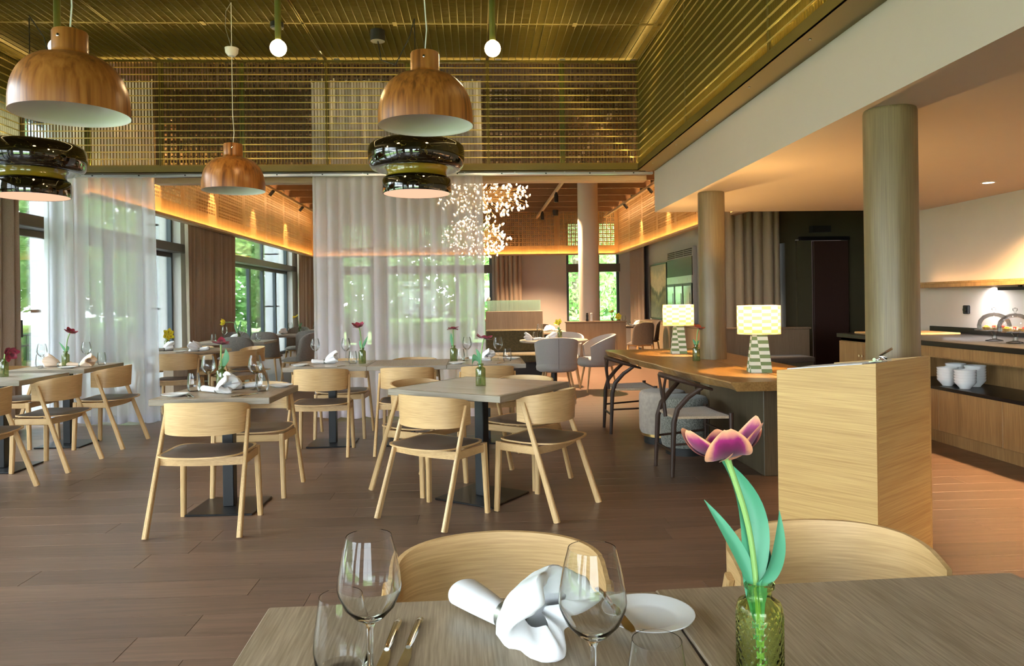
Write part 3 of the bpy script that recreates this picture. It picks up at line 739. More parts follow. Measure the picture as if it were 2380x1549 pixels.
chairs = [
 (-1.61, 4.485, -1.5, 'oak dining chair with its curved back to us, at the small table laid for two'),
 (-1.56, 5.31, 180, 'pale oak dining chair facing us behind the grey table laid for two'),
 (-.27, 4.575, -37, 'oak chair turned half away at the near corner of the cornerwise table'),
 (.43, 4.70, 53, 'oak chair with back to the lectern, beside the black foot of the cornerwise table'),
 (-.41, 5.32, -127, 'oak chair behind the cornerwise table, its back rim above the corner beside the joined row'),
 (.33, 5.42, 143, 'oak chair behind the cornerwise table, on the side of the grey tub chairs'),
 (-1.375, 6.60, 0, 'oak chair with its back to us at the laid table beside the sheer curtain edge'),
 (-.62, 6.60, 0, 'oak chair with its back to us at the bare middle table of the joined row'),
 (.09, 6.60, 0, 'oak chair with its back to us behind the tulip on the cornerwise table'),
 (-1.34, 7.47, 180, 'oak chair facing us at the sheer curtain, at the first laid table of the row'),
 (-.63, 7.47, 180, 'oak chair against the sheer curtain, its back rim above the bare middle table'),
 (.09, 7.47, 180, 'oak chair by the sheer curtain behind the laid table nearest the booth'),
 (-3.485, 6.30, 90, 'oak chair seen from its side at the window table with the drooping tulip'),
 (-3.50, 7.24, 90, 'oak chair beside the window sheer curtain at the table with peach napkins'),
 (-3.49, 5.36, 90, 'oak chair cut by the frame edge, next to the window tables'),
 (-4.37, 7.30, -90, 'shaded oak chair on the window side of the table with peach napkins'),
 (.045, 1.615, 180, 'oak chair with a wide pale back facing us across the near laid table'),
 (.80, 1.64, 180, 'oak chair facing us behind the big peach and purple tulip'),
 (-3.56, 8.98, 4, 'oak chair with back to us at the round table beyond the window curtain'),
 (-2.98, 9.42, 62, 'oak chair turned sideways at the round table, below the yellow tulip'),
 (-3.05, 10.15, 128, 'oak chair on the far side of the round table, pale rim beside grey chair'),
 (-3.85, 10.35, 185, 'oak chair behind the round table near the yellow tulip by the window'),
]
for x, y, a, lb in chairs: CH.at((x, y, 0), rad(a), lb, GC)

# ---------------------------------------------------------------- tables
def square_table(label, x0, x1, y0, y1, top, edge, rz=0, inlay=None, foot=.42, name='dining_table'):
    cx, cy = (x0 + x1) / 2, (y0 + y1) / 2; a, b = (x1 - x0) / 2, (y1 - y0) / 2
    t = thing(name, label, 'table', (cx, cy, 0), rz)
    if inlay:
        MB().cbox((-a + .03, -b + .03, .709), (a - .03, b - .03, .7505), .001).obj('tabletop', inlay, t, smooth=0)
        for i, (p, q) in enumerate((((-a, -b, .71), (a, -b + .03, .75)), ((-a, b - .03, .71), (a, b, .75)), ((-a, -b + .03, .71), (-a + .03, b - .03, .75)), ((a - .03, -b + .03, .71), (a, b - .03, .75)))):
            MB().cbox(p, q, .002).obj('edge_band', EDGEB, t, smooth=0)
    else:
        side_mat(MB().cbox((-a, -b, .71), (a, b, .75), .003).obj('tabletop', top, t, smooth=0), EDGEB)
    MB().box((-.13, -.13, .70), (.13, .13, .71)).obj('mounting_plate', BLACK, t, smooth=0)
    MB().cbox((-.035, -.035, .012), (.035, .035, .70), .004).obj('column', BLACK, t, smooth=0)
    MB().cbox((-foot / 2, -foot / 2, 0), (foot / 2, foot / 2, .012), .004).obj('foot_plate', BLACK, t, smooth=0)
    return t
square_table('small grey table laid for two with a crimson tulip', -1.98, -1.255, 4.56, 5.24, GREYOAK, GREYOAKX, rad(-1))
square_table('bare square table set cornerwise with a pale inlaid top', -.44, .44, -.44, .44, GREYOAK, GREYOAK, rad(-35), PALETOP, .46).location = (.0245, 5.0, 0)
square_table('laid end table of the joined row near the sheer curtain edge', -1.73, -.99, 6.67, 7.40, GREYOAK, GREYOAKX, 0, PALETOP)
square_table('bare grey middle table of the joined row', -.987, -.275, 6.67, 7.40, GREYOAK, GREYOAKX)
square_table('laid end table of the joined row nearest the booth', -.272, .44, 6.67, 7.40, GREYOAK, GREYOAKX, 0, PALETOP)
square_table('window table with a pale top under the drooping tulip', -4.25, -3.545, 5.91, 6.62, GREYOAK, GREYOAKX, 0, PALETOP)
square_table('grey window table with peach napkins and two glasses', -4.28, -3.58, 6.93, 7.69, GREYOAK, GREYOAKX)
square_table('grey table mostly outside the frame beside the window drape', -4.25, -3.545, 4.95, 5.66, GREYOAK, GREYOAKX)
square_table('grey oak table nearest us, laid with wine glasses and a napkin', -.385, .345, .66, 1.40, GREYOAK, GREYOAKX, rad(1.2))
square_table('grey oak table nearest us, holding the vase with the big tulip', .351, 1.085, .69, 1.43, GREYOAK, GREYOAKX, rad(2.2))
# far tables
def round_table(label, x, y, r, mat, ped, pm_, z=.75):
    t = thing('round_table', label, 'table', (x, y, 0))
    MB().lathe([(0, z - .035), (r - .03, z - .035), (r, z - .025), (r, z - .004), (r - .006, z), (0, z)], 48).obj('tabletop', mat, t, smooth=40)
    MB().lathe([(0, 0), (ped * 1.5, 0), (ped * 1.5, .02), (ped, .03), (ped, z - .035), (0, z - .035)], 8 if ped > .1 else 24).obj('pedestal', pm_, t, smooth=40)
    return t
round_table('round grey table on a wooden drum beyond the window curtain', -3.78, 9.62, .62, GREYOAK, .21, BOOTH)
round_table('round table with grey tub chairs in front of the booth', 1.12, 10.76, .50, PALETOP, .045, BLACK)
square_table('pale table by the long taupe drape, beyond the round table', -4.35, -3.25, 11.5, 12.25, PALETOP, PALETOP)
square_table('table with white plates in the window bay of the far room', -3.9, -2.6, 13.8, 14.6, PALETOP, PALETOP)
square_table('farthest table beside the window corner drape', -3.7, -2.6, 16.6, 17.4, PALETOP, PALETOP)
square_table('table behind the booth, half hidden by it', .95, 1.65, 13.4, 14.1, PALETOP, PALETOP)
square_table('table with yellow tulips behind the low oak partition', 2.75, 3.55, 15.7, 16.5, PALETOP, PALETOP)

# long table around the column
def longtable():
    t = thing('long_table', 'long live edge walnut table built around a wooden column', 'table')
    n = 40; edge = []
    for i in range(n + 1):
        y = 8.30 - (8.30 - 4.87) * i / n
        x = 1.45 + .24 * (i / n) + .010 * math.sin(y * 5.1) + .006 * math.sin(y * 13) - .05 * math.sin(PI * i / n)
        edge.append((x, y))
    notch = [(2.215 + .125 * math.cos(a), 6.85 + .125 * math.sin(a)) for a in [PI * 1.5 - (PI * k / 12) for k in range(13)]]
    notch = [p for p in notch if p[0] < 2.155]
    poly = edge + [(2.155, 4.87)] + [(2.155, notch[0][1])] + notch + [(2.155, notch[-1][1])] + [(2.155, 8.34)]
    low = [(x + (.045 + .02 * math.sin(y * 9) if i <= n else 0), y) for i, (x, y) in enumerate(poly)]
    MB().loft([[(x, y, .688) for x, y in low], [(x, y, .742) for x, y in poly], [(x + (.006 if i <= n else 0), y, .75) for i, (x, y) in enumerate(poly)]]).obj('live_edge_slab', TABWOOD, t, smooth=0)
    notch2 = [(2.215 + .125 * math.cos(a), 6.85 + .125 * math.sin(a)) for a in [PI * .5 - (PI * k / 12) for k in range(13)]]
    MB().prism([(2.172, 4.87), (2.60, 4.87), (2.60, 8.38), (2.172, 8.38), (2.172, 6.98)] + [p for p in notch2 if p[0] > 2.172] + [(2.172, 6.72)], .69, .75).obj('straight_slab', TABWOOD, t, smooth=0)
    MB().cbox((2.10, 5.35, 0), (2.52, 6.62, .688), .004).obj('base_box', DARKPANEL, t, smooth=0)
    MB().cbox((2.10, 7.08, 0), (2.52, 8.05, .688), .004).obj('base_box', DARKPANEL, t, smooth=0)
longtable()

# ---------------------------------------------------------------- wishbone chairs (front towards local +Y)
def make_wish():
    t = thing('wishbone_chair', 'x', 'chair')
    for s in (-1, 1):
        MB().tube([(s * .195, -.22, 0), (s * .19, -.20, .40), (s * .185, -.17, .50), (s * .20, -.09, .59), (s * .235, -.02, .645), (s * .248, .0, .66)], [.015, .021, .021, .019, .016, .013], 10).obj('rear_leg', WALNUT, t)
        MB().tube([(s * .255, .215, 0), (s * .25, .215, .47)], [.013, .018], 10).obj('front_leg', WALNUT, t)
        MB().tube([(s * .20, -.20, .24), (s * .252, .21, .26)], .009, 8).obj('stretcher', WALNUT, t)
    MB().tube([(-.25, .215, .31), (.25, .215, .31)], .010, 8).obj('stretcher', WALNUT, t)
    MB().tube([(-.19, -.205, .18), (.19, -.205, .18)], .010, 8).obj('stretcher', WALNUT, t)
    pts = [(.27 * math.cos(a), -.0 - .225 * math.sin(a) + .0, .668 + .068 * math.sin(a)) for a in [PI * (-.10 + 1.2 * k / 24) for k in range(25)]]
    def rail(u, v):
        i = u * 24; p = Vector(pts[int(round(i))]); a = 2 * PI * v; k = .010 + .012 * math.sin(PI * u)
        c = Vector((p.x, p.y, 0)).normalized()
        return tuple(p + c * math.cos(a) * (.012 + .004 * math.sin(PI * u)) + Vector((0, 0, math.sin(a) * k)))
    MB().sheet(rail, 24, 8).obj('bow_rail', WALNUT, t, smooth=60)
    MB().tube([(0, -.20, .42), (0, -.215, .56)], [.016, .014], 8).obj('splat', WALNUT, t)
    for s in (-1, 1):
        MB().tube([(s * .006, -.213, .53), (s * .03, -.223, .62), (s * .085, -.222, .735)], [.012, .012, .010], 8).obj('splat_arm', WALNUT, t)
    MB().tube([(-.25, .215, .44), (.25, .215, .44)], .016, 8).obj('seat_rail', WALNUT, t)
    def seat(x0, x1):
        pass
    q = [(-.255, .222), (.255, .222), (.20, -.19), (-.20, -.19)]
    def zc(x, y): return .447 - .016 * (1 - min(1, abs(x) / .22)) * (1 - abs(y) / .25)
    ol = []
    for (a, b) in zip(q, q[1:] + q[:1]):
        for k in range(6): ol.append((a[0] + (b[0] - a[0]) * k / 6, a[1] + (b[1] - a[1]) * k / 6))
    MB().pad(ol, lambda x, y, e: zc(x, y) + .012 * (1 - e ** 8), lambda x, y, e: zc(x, y) - .018 - .006 * (1 - e ** 8), 5).obj('woven_seat', CORDM, t, smooth=50)
    return t
WC = Proto(make_wish); GW = 'dark wishbone chairs at the long table'
WC.at((1.63, 5.60, 0), rad(-86), 'dark wishbone chair nearest the lectern, beside the speckled pouffe', GW)
WC.at((1.52, 7.39, 0), rad(-90), 'dark wishbone chair at the far corner of the long table, beyond the pouffes', GW)

# pouffes
def pouffe(label, x, y, r, h, mat, skirt):
    t = thing('pouffe', label, 'pouffe', (x, y, 0))
    MB().lathe([(0, 0), (r * .8, 0), (r * .8, .07), (0, .07)], 32).obj('plinth', BLACKM, t)
    z = .07
    if skirt: MB().lathe([(0, .07), (r * .9, .07), (r * .9, .095), (0, .095)], 32).obj('metal_band', GOLD, t); z = .095
    MB().lathe([(0, z), (r * .93, z), (r * .985, z + .03), (r, z + .08), (r, h - .07), (r * .985, h - .03), (r * .93, h - .006), (r * .85, h), (0, h + .004)], 40).obj('cushion', mat, t, smooth=60)
pouffe('beige suede pouffe on a brass band under the long table', 1.70, 6.74, .215, .475, SUEDE, True)
pouffe('speckled grey pouffe behind the nearest wishbone chair', 1.76, 6.24, .20, .485, BOUCLE, False)

# ---------------------------------------------------------------- grey tub chairs (front towards local +Y)
def make_tub():
    t = thing('tub_chair', 'x', 'armchair')
    def shell(u, v):
        a = PI * (-.18 + 1.36 * u)                       # sweep from one arm round the back to the other
        e = abs(u - .5) * 2
        zt = .82 - .17 * e ** 2.2; z = .40 + (zt - .40) * v
        r = .27 + .03 * v
        return (r * math.cos(a), -r * 1.0 * math.sin(a) * .95 + .02, z)
    def off(u, v):
        a = PI * (-.18 + 1.36 * u); k = -.055 * (1 - .5 * v)
        return (k * math.cos(a), -k * math.sin(a), .006 if v > .9 else 0)
    MB().slab(shell, 30, 8, off).obj('shell_back', GREYF, t, smooth=80)
    MB().tube([(0, -.27 - .006 + .015, .41), (0, -.287, .60), (0, -.287, .815)], .0035, 6).obj('back_seam', SEATB, t)
    MB().lathe([(0, .36), (.24, .36), (.275, .38), (.282, .42), (.27, .47), (.24, .485), (0, .49)], 32, c=(0, .02)).obj('seat_cushion', GREYF, t, smooth=60)
    for sx, sy in ((1, 1), (-1, 1), (1, -1), (-1, -1)):
        MB().tube([(sx * .23, sy * .22, 0), (sx * .16, sy * .16, .37)], [.009, .017], 10).obj('leg', OAKZ, t)
    return t
TC = Proto(make_tub); GT = 'grey tub chairs at the round table'
TC.at((1.08, 10.02, 0), rad(0), 'grey tub chair with its seamed back to us at the round table', GT)
TC.at((1.76, 10.72, 0), rad(95), 'grey tub chair seen from the side, beside the low oak partition', GT)
TC.at((1.36, 11.42, 0), rad(170), 'grey tub chair behind the round table, its rim beside the yellow tulip', GT)

# ---------------------------------------------------------------- upholstered dining chairs of the far room (front +Y)
def make_uph(mat):
    def fn():
        t = thing('upholstered_chair', 'x', 'chair')
        def bk(u, v):
            a = PI * (.10 + .80 * u); e = abs(u - .5) * 2
            zt = .86 - .10 * e ** 3; z = .42 + (zt - .42) * v
            return ((.245 + .02 * v - .02 * v * v) * math.cos(a), -.17 * math.sin(a) - .06 - .05 * v, z)
        MB().slab(bk, 20, 6, lambda u, v: (0, .05 * (1.1 - .4 * v), 0)).obj('backrest', mat, t, smooth=80)
        MB().pad([(.24 * math.cos(a) * (1 + .1 * abs(math.sin(2 * a))), .23 * math.sin(a) * (1 + .1 * abs(math.sin(2 * a))) + .0) for a in [2 * PI * k / 28 for k in range(28)]],
                 lambda x, y, e: .44 + .045 * (1 - e ** 5), lambda x, y, e: .42, 4).obj('seat_cushion', mat, t, smooth=60)
        MB().lathe([(0, .39), (.22, .39), (.225, .42), (0, .42)], 24).obj('seat_frame', OAK, t)
        for sx, sy in ((1, 1), (-1, 1), (1, -1), (-1, -1)):
            MB().tube([(sx * .215, sy * .215 - .01, 0), (sx * .17, sy * .17, .40)], [.011, .02], 8).obj('leg', OAKZ, t)
        return t
    return fn
UB = Proto(make_uph(SEATB)); UD = Proto(make_uph(SEATD)); GU = 'upholstered chairs of the far dining room'
for x, y, a, lb in [
 (-3.52, 11.15, 5, 'grey brown upholstered chair with back to us at the pale drape table'),
 (-2.85, 11.95, 80, 'grey upholstered chair turned sideways at the end of the pale drape table'),
 (-2.95, 13.3, 5, 'grey brown upholstered chair with its rounded back and oak legs, close to the sheer curtain'),
 (-4.6, 10.75, -60, 'pale grey chair by the window pane, behind the yellow tulips on the round table'),
 (-4.1, 12.68, 185, 'grey chair with light rim in front of the long taupe drape'),
 (-3.62, 12.98, 0, 'dark upholstered chair in the middle of the far window room'),
 (-3.6, 15.05, 180, 'dark upholstered chair before the blue framed far windows'),
 (-2.95, 15.1, 180, 'dark chair behind the table with white plates'),
 (-2.35, 14.3, 90, 'chair at the table end, half covered by the sheer curtain'),
 (-2.9, 17.9, 180, 'farthest upholstered chair near the corner drape')]:
    UB.at((x, y, 0), rad(a), lb, GU)
for x, y, a, lb in [
 (1.25, 14.5, 170, 'dark brown upholstered chair behind the booth end'),
 (3.28, 14.75, 20, 'dark brown chair with oak legs beside the low oak partition'),
 (3.75, 16.1, 95, 'dark brown chair at the credenza side of the tulip table')]:
    UD.at((x, y, 0), rad(a), lb, GU)

# ---------------------------------------------------------------- booth, partition, credenza, bench back
bt = thing('booth_bench', 'veneered booth with olive velvet bench and a reeded glass screen', 'bench', (.62, 12.1, 0))
MB().cbox((-.47, .05, 0), (.47, .11, 1.155), .004).obj('back_panel', BOOTH, bt, smooth=0)
MB().cbox((-.47, -.08, .50), (.47, .05, .86), .02).obj('back_cushion', OLIVEV, bt, smooth=40)
MB().cbox((-.47, -.55, .36), (.47, .05, .49), .02).obj('seat_cushion', OLIVEV, bt, smooth=40)
MB().cbox((-.45, -.50, 0), (.45, .05, .36), .004).obj('bench_base', BLACKM, bt, smooth=0)
mb = MB()
for i in range(44): mb.box((-.44 + i * .02, .075, 1.155), (-.44 + i * .02 + .017, .088, 1.335))
mb.obj('reeded_pane', FROST, bt, smooth=0)
lp = thing('low_partition', 'low oak veneered partition in front of the thick cream column', 'partition wall', (2.45, 15.12, 0))
MB().cbox((-.62, -.03, 0), (.62, .03, .86), .004).obj('panel', BOOTH, lp, smooth=0)
MB().cbox((-.635, -.05, .86), (.635, .07, .89), .004).obj('cap_board', BOOTH, lp, smooth=0)
cr = thing('credenza', 'long oak credenza under the landscape painting', 'sideboard', (4.38, 15.7, 0))
MB().cbox((-.20, -3.6, .08), (.21, 3.6, .76), .004).obj('carcass', BOOTH, cr, smooth=0)
MB().cbox((-.23, -3.62, .76), (.21, 3.62, .80), .004).obj('top_board', BOOTH, cr, smooth=0)
MB().box((-.15, -3.5, 0), (.2, 3.5, .08)).obj('plinth', BLACKM, cr, smooth=0)
for i in range(12): MB().cbox((-.22, -3.58 + i * .597, .10), (-.20, -3.58 + i * .597 + .59, .75), .003).obj('door', BOOTH, cr, smooth=0)
bb = thing('booth', 'dark oak booth back with pale ledge below the beige drape', 'booth', (4.25, 10.9, 0))
MB().cbox((-.6, 0, 0), (.75, .06, .84), .004).obj('panel', BOOTH, bb, smooth=0)
MB().cbox((-.62, -.02, .84), (.77, .12, .87), .004).obj('cap_board', BOOTH, bb, smooth=0)
MB().cbox((-.6, -.5, .38), (.6, -.02, .46), .015).obj('seat_cushion', SEATD, bb, smooth=40)
MB().cbox((-.58, -.46, 0), (.58, -.02, .38), .004).obj('bench_base', DARKPANEL, bb, smooth=0)

# painting
def paintmat():
    t = NT('landscape_canvas'); tc = t.n('ShaderNodeTexCoord'); sp = t.n('ShaderNodeSeparateXYZ'); t.l(tc.outputs['Object'], sp.inputs[0])
    n = t.noise(tc.outputs['Object'], 3.0, 6, .8); n2 = t.noise(tc.outputs['Object'], 9, 6, 1.5)
    cx = t.math('ABSOLUTE', t.math('MULTIPLY', sp.outputs[1], .55))
    h = t.math('ADD', t.math('SUBTRACT', sp.outputs[2], t.math('MULTIPLY', cx, .55)), t.math('MULTIPLY', t.math('SUBTRACT', n, .5), .35))
    c = t.ramp(t.math('ADD', h, .5), (.05, (.16, .19, .16)), (.22, (.34, .33, .20)), (.34, (.10, .13, .11)), (.42, (.24, .27, .17)), (.48, (.72, .66, .48)), (.78, (.80, .73, .55)), (.97, (.42, .46, .40)))
    c2 = t.mix(t.ramp(n2, (.42, 0.), (.62, .35)), c, (.36, .35, .25))
    t.pr(Base_Color=c2, Roughness=.6); return t.m
pt = thing('painting', 'tall misty landscape painting on the grey side wall', 'painting', (4.585, 18.4, 1.52))
MB().box((-.015, -.80, -.66), (.014, .80, .66)).obj('canvas', paintmat(), pt, smooth=0)
mb = MB()
for a, b in (((-.025, -.83, -.69), (.014, -.80, .69)), ((-.025, .80, -.69), (.014, .83, .69)), ((-.025, -.80, -.69), (.014, .80, -.66)), ((-.025, -.80, .66), (.014, .80, .69))): mb.box(a, b)
mb.obj('frame', BLACK, pt, smooth=0)
# wine fridge
wf = thing('wine_fridge', 'built-in steel drinks fridge with three glass doors and a vent', 'fridge', (4.58, 16.25, 0))
MB().box((-.06, -1.05, .80), (.015, 1.05, 2.42)).obj('cabinet', GREYW, wf, smooth=0)
MB().box((-.075, -1.0, 1.82), (-.06, 1.0, 2.22)).obj('upper_panel', BLACK, wf, smooth=0)
MB().box((-.085, -1.0, 1.66), (-.06, 1.0, 1.82)).obj('control_panel', ALU, wf, smooth=0)
for k in range(3):
    y0 = -1.0 + k * .667
    for j in range(4): MB().box((-.075, y0 + .04, 2.25 + j * .04), (-.06, y0 + .62, 2.268 + j * .04)).obj('vent_slat', BLACKM, wf, smooth=0)
    d = MB().box((-.085, y0 + .01, .84), (-.06, y0 + .66, 1.65)).obj('door', BLACK, wf, smooth=0)
    MB().box((-.088, y0 + .07, .88), (-.085, y0 + .60, 1.60)).obj('door_glass', CHROME, d, smooth=0)
    MB().tube([(-.11, y0 + .05, 1.1), (-.11, y0 + .05, 1.45)], .008, 6).obj('door_handle', BLACKM, d)
    MB().box((-.087, y0 + .30, 1.71), (-.085, y0 + .34, 1.77)).obj('display', WHITE, wf, smooth=0)

# ---------------------------------------------------------------- lectern with clipboard
def lectern():
    N, Rr, LB, L = (1.749, 3.171), (2.225, 3.535), (1.942, 3.912), (1.461, 3.548)
    u = Vector((Rr[0] - N[0], Rr[1] - N[1])); v = Vector((L[0] - N[0], L[1] - N[1])); wu, wv = u.length, v.length
    t = thing('lectern', 'tall pale oak lectern with a sloping top', 'lectern', (N[0], N[1], 0), math.atan2(u.y, u.x))
    zt = lambda y: 1.016 - .058 * y / wv          # local x along the right face, y along the wide face
    def wedge(a, b, lift0=None):
        (x0, y0), (x1, y1) = a, b
        return MB().loft([[(x0, y0, 0), (x1, y0, 0), (x1, y1, 0), (x0, y1, 0)], [(x0, y0, zt(y0)), (x1, y0, zt(y0)), (x1, y1, zt(y1)), (x0, y1, zt(y1))]])
    th = .02
    wedge((0, 0), (th, wv)).obj('side_panel', LECT, t, smooth=0)
    wedge((wu - th, 0), (wu, wv)).obj('side_panel', LECT, t, smooth=0)
    wedge((th, 0), (wu - th, th)).obj('front_panel', LECTX, t, smooth=0)
    MB().loft([[(x, y, zt(y) + d) for x, y in ((th, th), (wu - th, th), (wu - th, wv), (th, wv))] for d in (-.04, -.02)]).obj('top_board', LECT, t, smooth=0)
    MB().box((th, wv - .04, .45), (wu - th, wv - .02, .47)).obj('shelf', LECT, t, smooth=0)
    sl = math.atan(-.058 / wv)
    c = thing('clipboard', 'clear clipboard with white paper on top of the lectern', 'clipboard')
    M = t.matrix_basis.copy()
    M = Matrix.Translation((N[0], N[1], 0)) @ Matrix.Rotation(math.atan2(u.y, u.x), 4, 'Z') @ Matrix.Translation((.04, .06, zt(.06) - .018)) @ Matrix.Rotation(sl, 4, 'X')
    MB().box((0, 0, 0), (.32, .44, .004), M).obj('board', FGLASS, c, smooth=0)
    MB().box((.03, .03, .005), (.29, .40, .02), M).obj('paper', LINEN, c, smooth=0)
    MB().box((.10, -.03, .02), (.20, .03, .026), M).obj('clip_base', CHROME, c, smooth=0)
    MB().tube([(.15, -.03, .03), (.15, .0, .045), (.15, -.06, .075)], .006, 8, M=M).obj('clip_lever', CHROME, c)
    MB().tube([(.09, .0, .032), (.21, .0, .032)], .008, 8, M=M).obj('clip_spring', CHROME, c)
lectern()

# ---------------------------------------------------------------- buffet
bf = thing('buffet_counter', 'long oak buffet counter with black top and an open shelf', 'counter', (4.1, 3.6, 0))
Y0, Y1 = -3.6, 4.6
MB().cbox((-.02, Y0, .86), (1.09, Y1 + .02, .905), .004).obj('worktop', BLACK, bf, smooth=0)
MB().box((1.06, Y0, .905), (1.09, Y1, .97)).obj('upstand', BLACK, bf, smooth=0)
MB().box((.0, Y0, .77), (.02, Y1 - 1.0, .86)).obj('fascia', BUFF, bf, smooth=0)
MB().box((.5, Y0, .45), (.52, Y1 - 1.0, .77)).obj('niche_back', BUFF, bf, smooth=0)
MB().box((.02, Y0, .755), (1.05, Y1 - 1.0, .77)).obj('niche_roof', BUFF, bf, smooth=0)
MB().cbox((-.01, Y0, .475), (.5, Y1 - 1.0, .505), .003).obj('niche_shelf', BLACK, bf, smooth=0)
n = 9; k = (Y1 - 1.0 - Y0) / n
for i in range(n): MB().cbox((.0, Y0 + i * k + .002, .11), (.02, Y0 + (i + 1) * k - .002, .475), .002).obj('lower_panel', BUFF, bf, smooth=0)
MB().box((.03, Y0, 0), (1.05, Y1 - .02, .11)).obj('kick_board', BUFF, bf, smooth=0)
MB().box((.025, Y1 - 1.0, .11), (1.05, Y1, .86)).obj('end_cabinet', BUFF, bf, smooth=0)
MB().box((.025, Y1 - 1.0, .825), (.03, Y1, .855)).obj('light_strip', ALU, bf, smooth=0)
for i in range(2):
    d = MB().cbox((.0, Y1 - 1.0 + .5 * i + .003, .11), (.022, Y1 - .5 + .5 * i - .003, .82), .002).obj('door', BUFF, bf, smooth=0)
    MB().lathe([(0, 0), (.01, 0), (.014, .012), (.014, .02), (0, .02)], 10, M=Matrix.Translation((0, Y1 - .5 + (.03 if i else -.03), .68)) @ Matrix.Rotation(-PI / 2, 4, 'Y')).obj('knob', CHROME, d)
cb = thing('cutting_board', 'wooden board at the end of the buffet counter', 'chopping board', (4.62, 7.75, .905))
MB().cbox((-.42, -.3, 0), (.40, .3, .02), .004).obj('board', OAK, cb, smooth=0)
tag(MB().box((4.55, 7.7, .926), (4.68, 7.74, .94)).obj('bread_knife', BLACKM, smooth=0), 'dark handled knife on the wooden buffet board', 'knife')
sh = thing('wall_shelf', 'long oak wall shelf with a black rail above the buffet', 'shelf')
MB().cbox((4.93, -3.0, 1.40), (5.195, 8.3, 1.44), .003).obj('shelf_board', BUFF, sh, smooth=0)
MB().box((5.02, -2.6, 1.355), (5.06, 6.9, 1.385)).obj('black_rail', BLACKM, sh, smooth=0)
MB().box((5.10, -2.9, 1.441), (5.12, 8.2, 1.448)).obj('led_strip', STRIP_ADDED, sh, smooth=0)  # added glow strip hidden behind the lip, warms wall and soffit
MB().box((4.93, -3.0, 1.44), (4.945, 8.3, 1.46)).obj('front_lip', BUFF, sh, smooth=0)
for yy in (6.6, 5.6, 4.6): MB().box((5.02, yy, 1.385), (5.04, yy + .03, 1.40)).obj('rail_bracket', BLACKM, sh, smooth=0)
for i in range(6): lamp('AREA', (5.1, 1.2 + i * 1.2, 1.34), 5, (.9, .92, 1.0), (0, rad(-25), 0), None, size=.9, size_y=.04, shape='RECTANGLE')
sk = thing('wall_socket', 'black wall socket above the buffet counter', 'socket', (5.198, 7.6, 1.16))
MB().cbox((-.025, -.045, -.045), (0, .045, .045), .006).obj('socket_plate', BLACKM, sk, smooth=0)
MB().lathe([(0, 0), (.028, 0), (.028, .012), (0, .012)], 16, M=Matrix.Translation((-.025, 0, 0)) @ Matrix.Rotation(-PI / 2, 4, 'Y')).obj('socket_ring', BLACK, sk)
def bowl():
    t = thing('bowl', 'x', 'bowl'); 
    MB().lathe([(0, 0), (.042, 0), (.045, .008), (.083, .052), (.086, .07), (.083, .07), (.078, .052), (.04, .012), (0, .01)], 28).obj('bowl_body', CHINA, t, smooth=50)
    return t
BW = Proto(bowl)
ORD = ['lowest', 'second', 'third', 'fourth', 'fifth', 'sixth']
for x, y, n, nm in ((4.21, 6.44, 5, 'front stack beside the lectern'), (4.21, 6.20, 5, 'front stack away from the lectern'), (4.36, 6.55, 6, 'rear stack closest to the lectern'), (4.39, 6.33, 6, 'rear stack between the two front ones')):
    for i in range(n):
        BW.at((x, y, .505 + i * (.0235)), 0, 'white bowl, %s from the bottom of the %s' % (ORD[i] if i else 'first', nm), 'white bowls on the buffet shelf')
def cake(x, y, nm):
    t = thing('cake_stand', 'glass footed cake stand %s' % nm, 'cake stand', (x, y, .905))
    MB().lathe([(0, 0), (.07, 0), (.065, .008), (.02, .02), (.014, .06), (.03, .085), (.145, .092), (.15, .100), (.0, .098)], 32).obj('stand', FGLASS, t, smooth=50)
    d = thing('cake_dome', 'glass dome with knob %s' % nm, 'glass dome', (x, y, 1.005))
    MB().lathe([(.128, 0), (.13, .04), (.118, .085), (.085, .125), (.04, .145), (.0, .15)], 32).obj('dome', FGLASS, d, smooth=60)
    MB().lathe([(0, .148), (.008, .15), (.008, .165), (.018, .175), (.018, .19), (0, .198)], 16).obj('knob', FGLASS, d, smooth=60)
    for i, (a, b) in enumerate(((-.06, -.02), (.045, -.045), (.04, .05), (-.03, .06), (-.005, .0))):
        p = thing('fruit_tart', 'small golden fruit tart under the dome %s, %s' % (nm, ['nearest the wall end', 'with the red berry', 'at the back', 'beside the rim', 'in the middle'][i]), 'tart', (x + a, y + b, 1.006))
        MB().lathe([(0, 0), (.026, 0), (.034, .022), (.028, .022), (0, .02)], 14).obj('crust', plain('tart_crust', (.55, .30, .09), .7), p)
        MB().lathe([(0, .02), (.02, .021), (.014, .034), (0, .038)], 10).obj('filling', plain('tart_fruit', (.60, .03, .02) if i in (1, 4) else (.75, .40, .06), .3), p)
cake(4.57, 6.33, 'nearest the column')
cake(4.50, 5.98, 'cut by the frame edge')
dl = []
for i, (x, y) in enumerate(((4.55, 6.35), (4.55, 4.2), (4.55, 2.2))):
    t = thing('downlight', 'round recessed downlight in the dropped ceiling, %s' % ('visible above the buffet' if i == 0 else 'over the ' + ('', 'nearer buffet', 'nearest buffet', 'passage to the corridor')[i]), 'ceiling light', (x, y, 2.31))
    MB().lathe([(.045, -.004), (.062, -.004), (.062, 0), (.045, 0), (.045, -.004)], 24).obj('rim', WHITE, t)
    MB().lathe([(0, -.002), (.045, -.002), (.045, 0), (0, 0)], 24).obj('lens', SPOTE, t)
    lamp('SPOT', (x, y, 2.295), 380, (1, .60, .27), (0, 0, 0), None, spot_size=rad(130), spot_blend=.8, shadow_soft_size=.045)

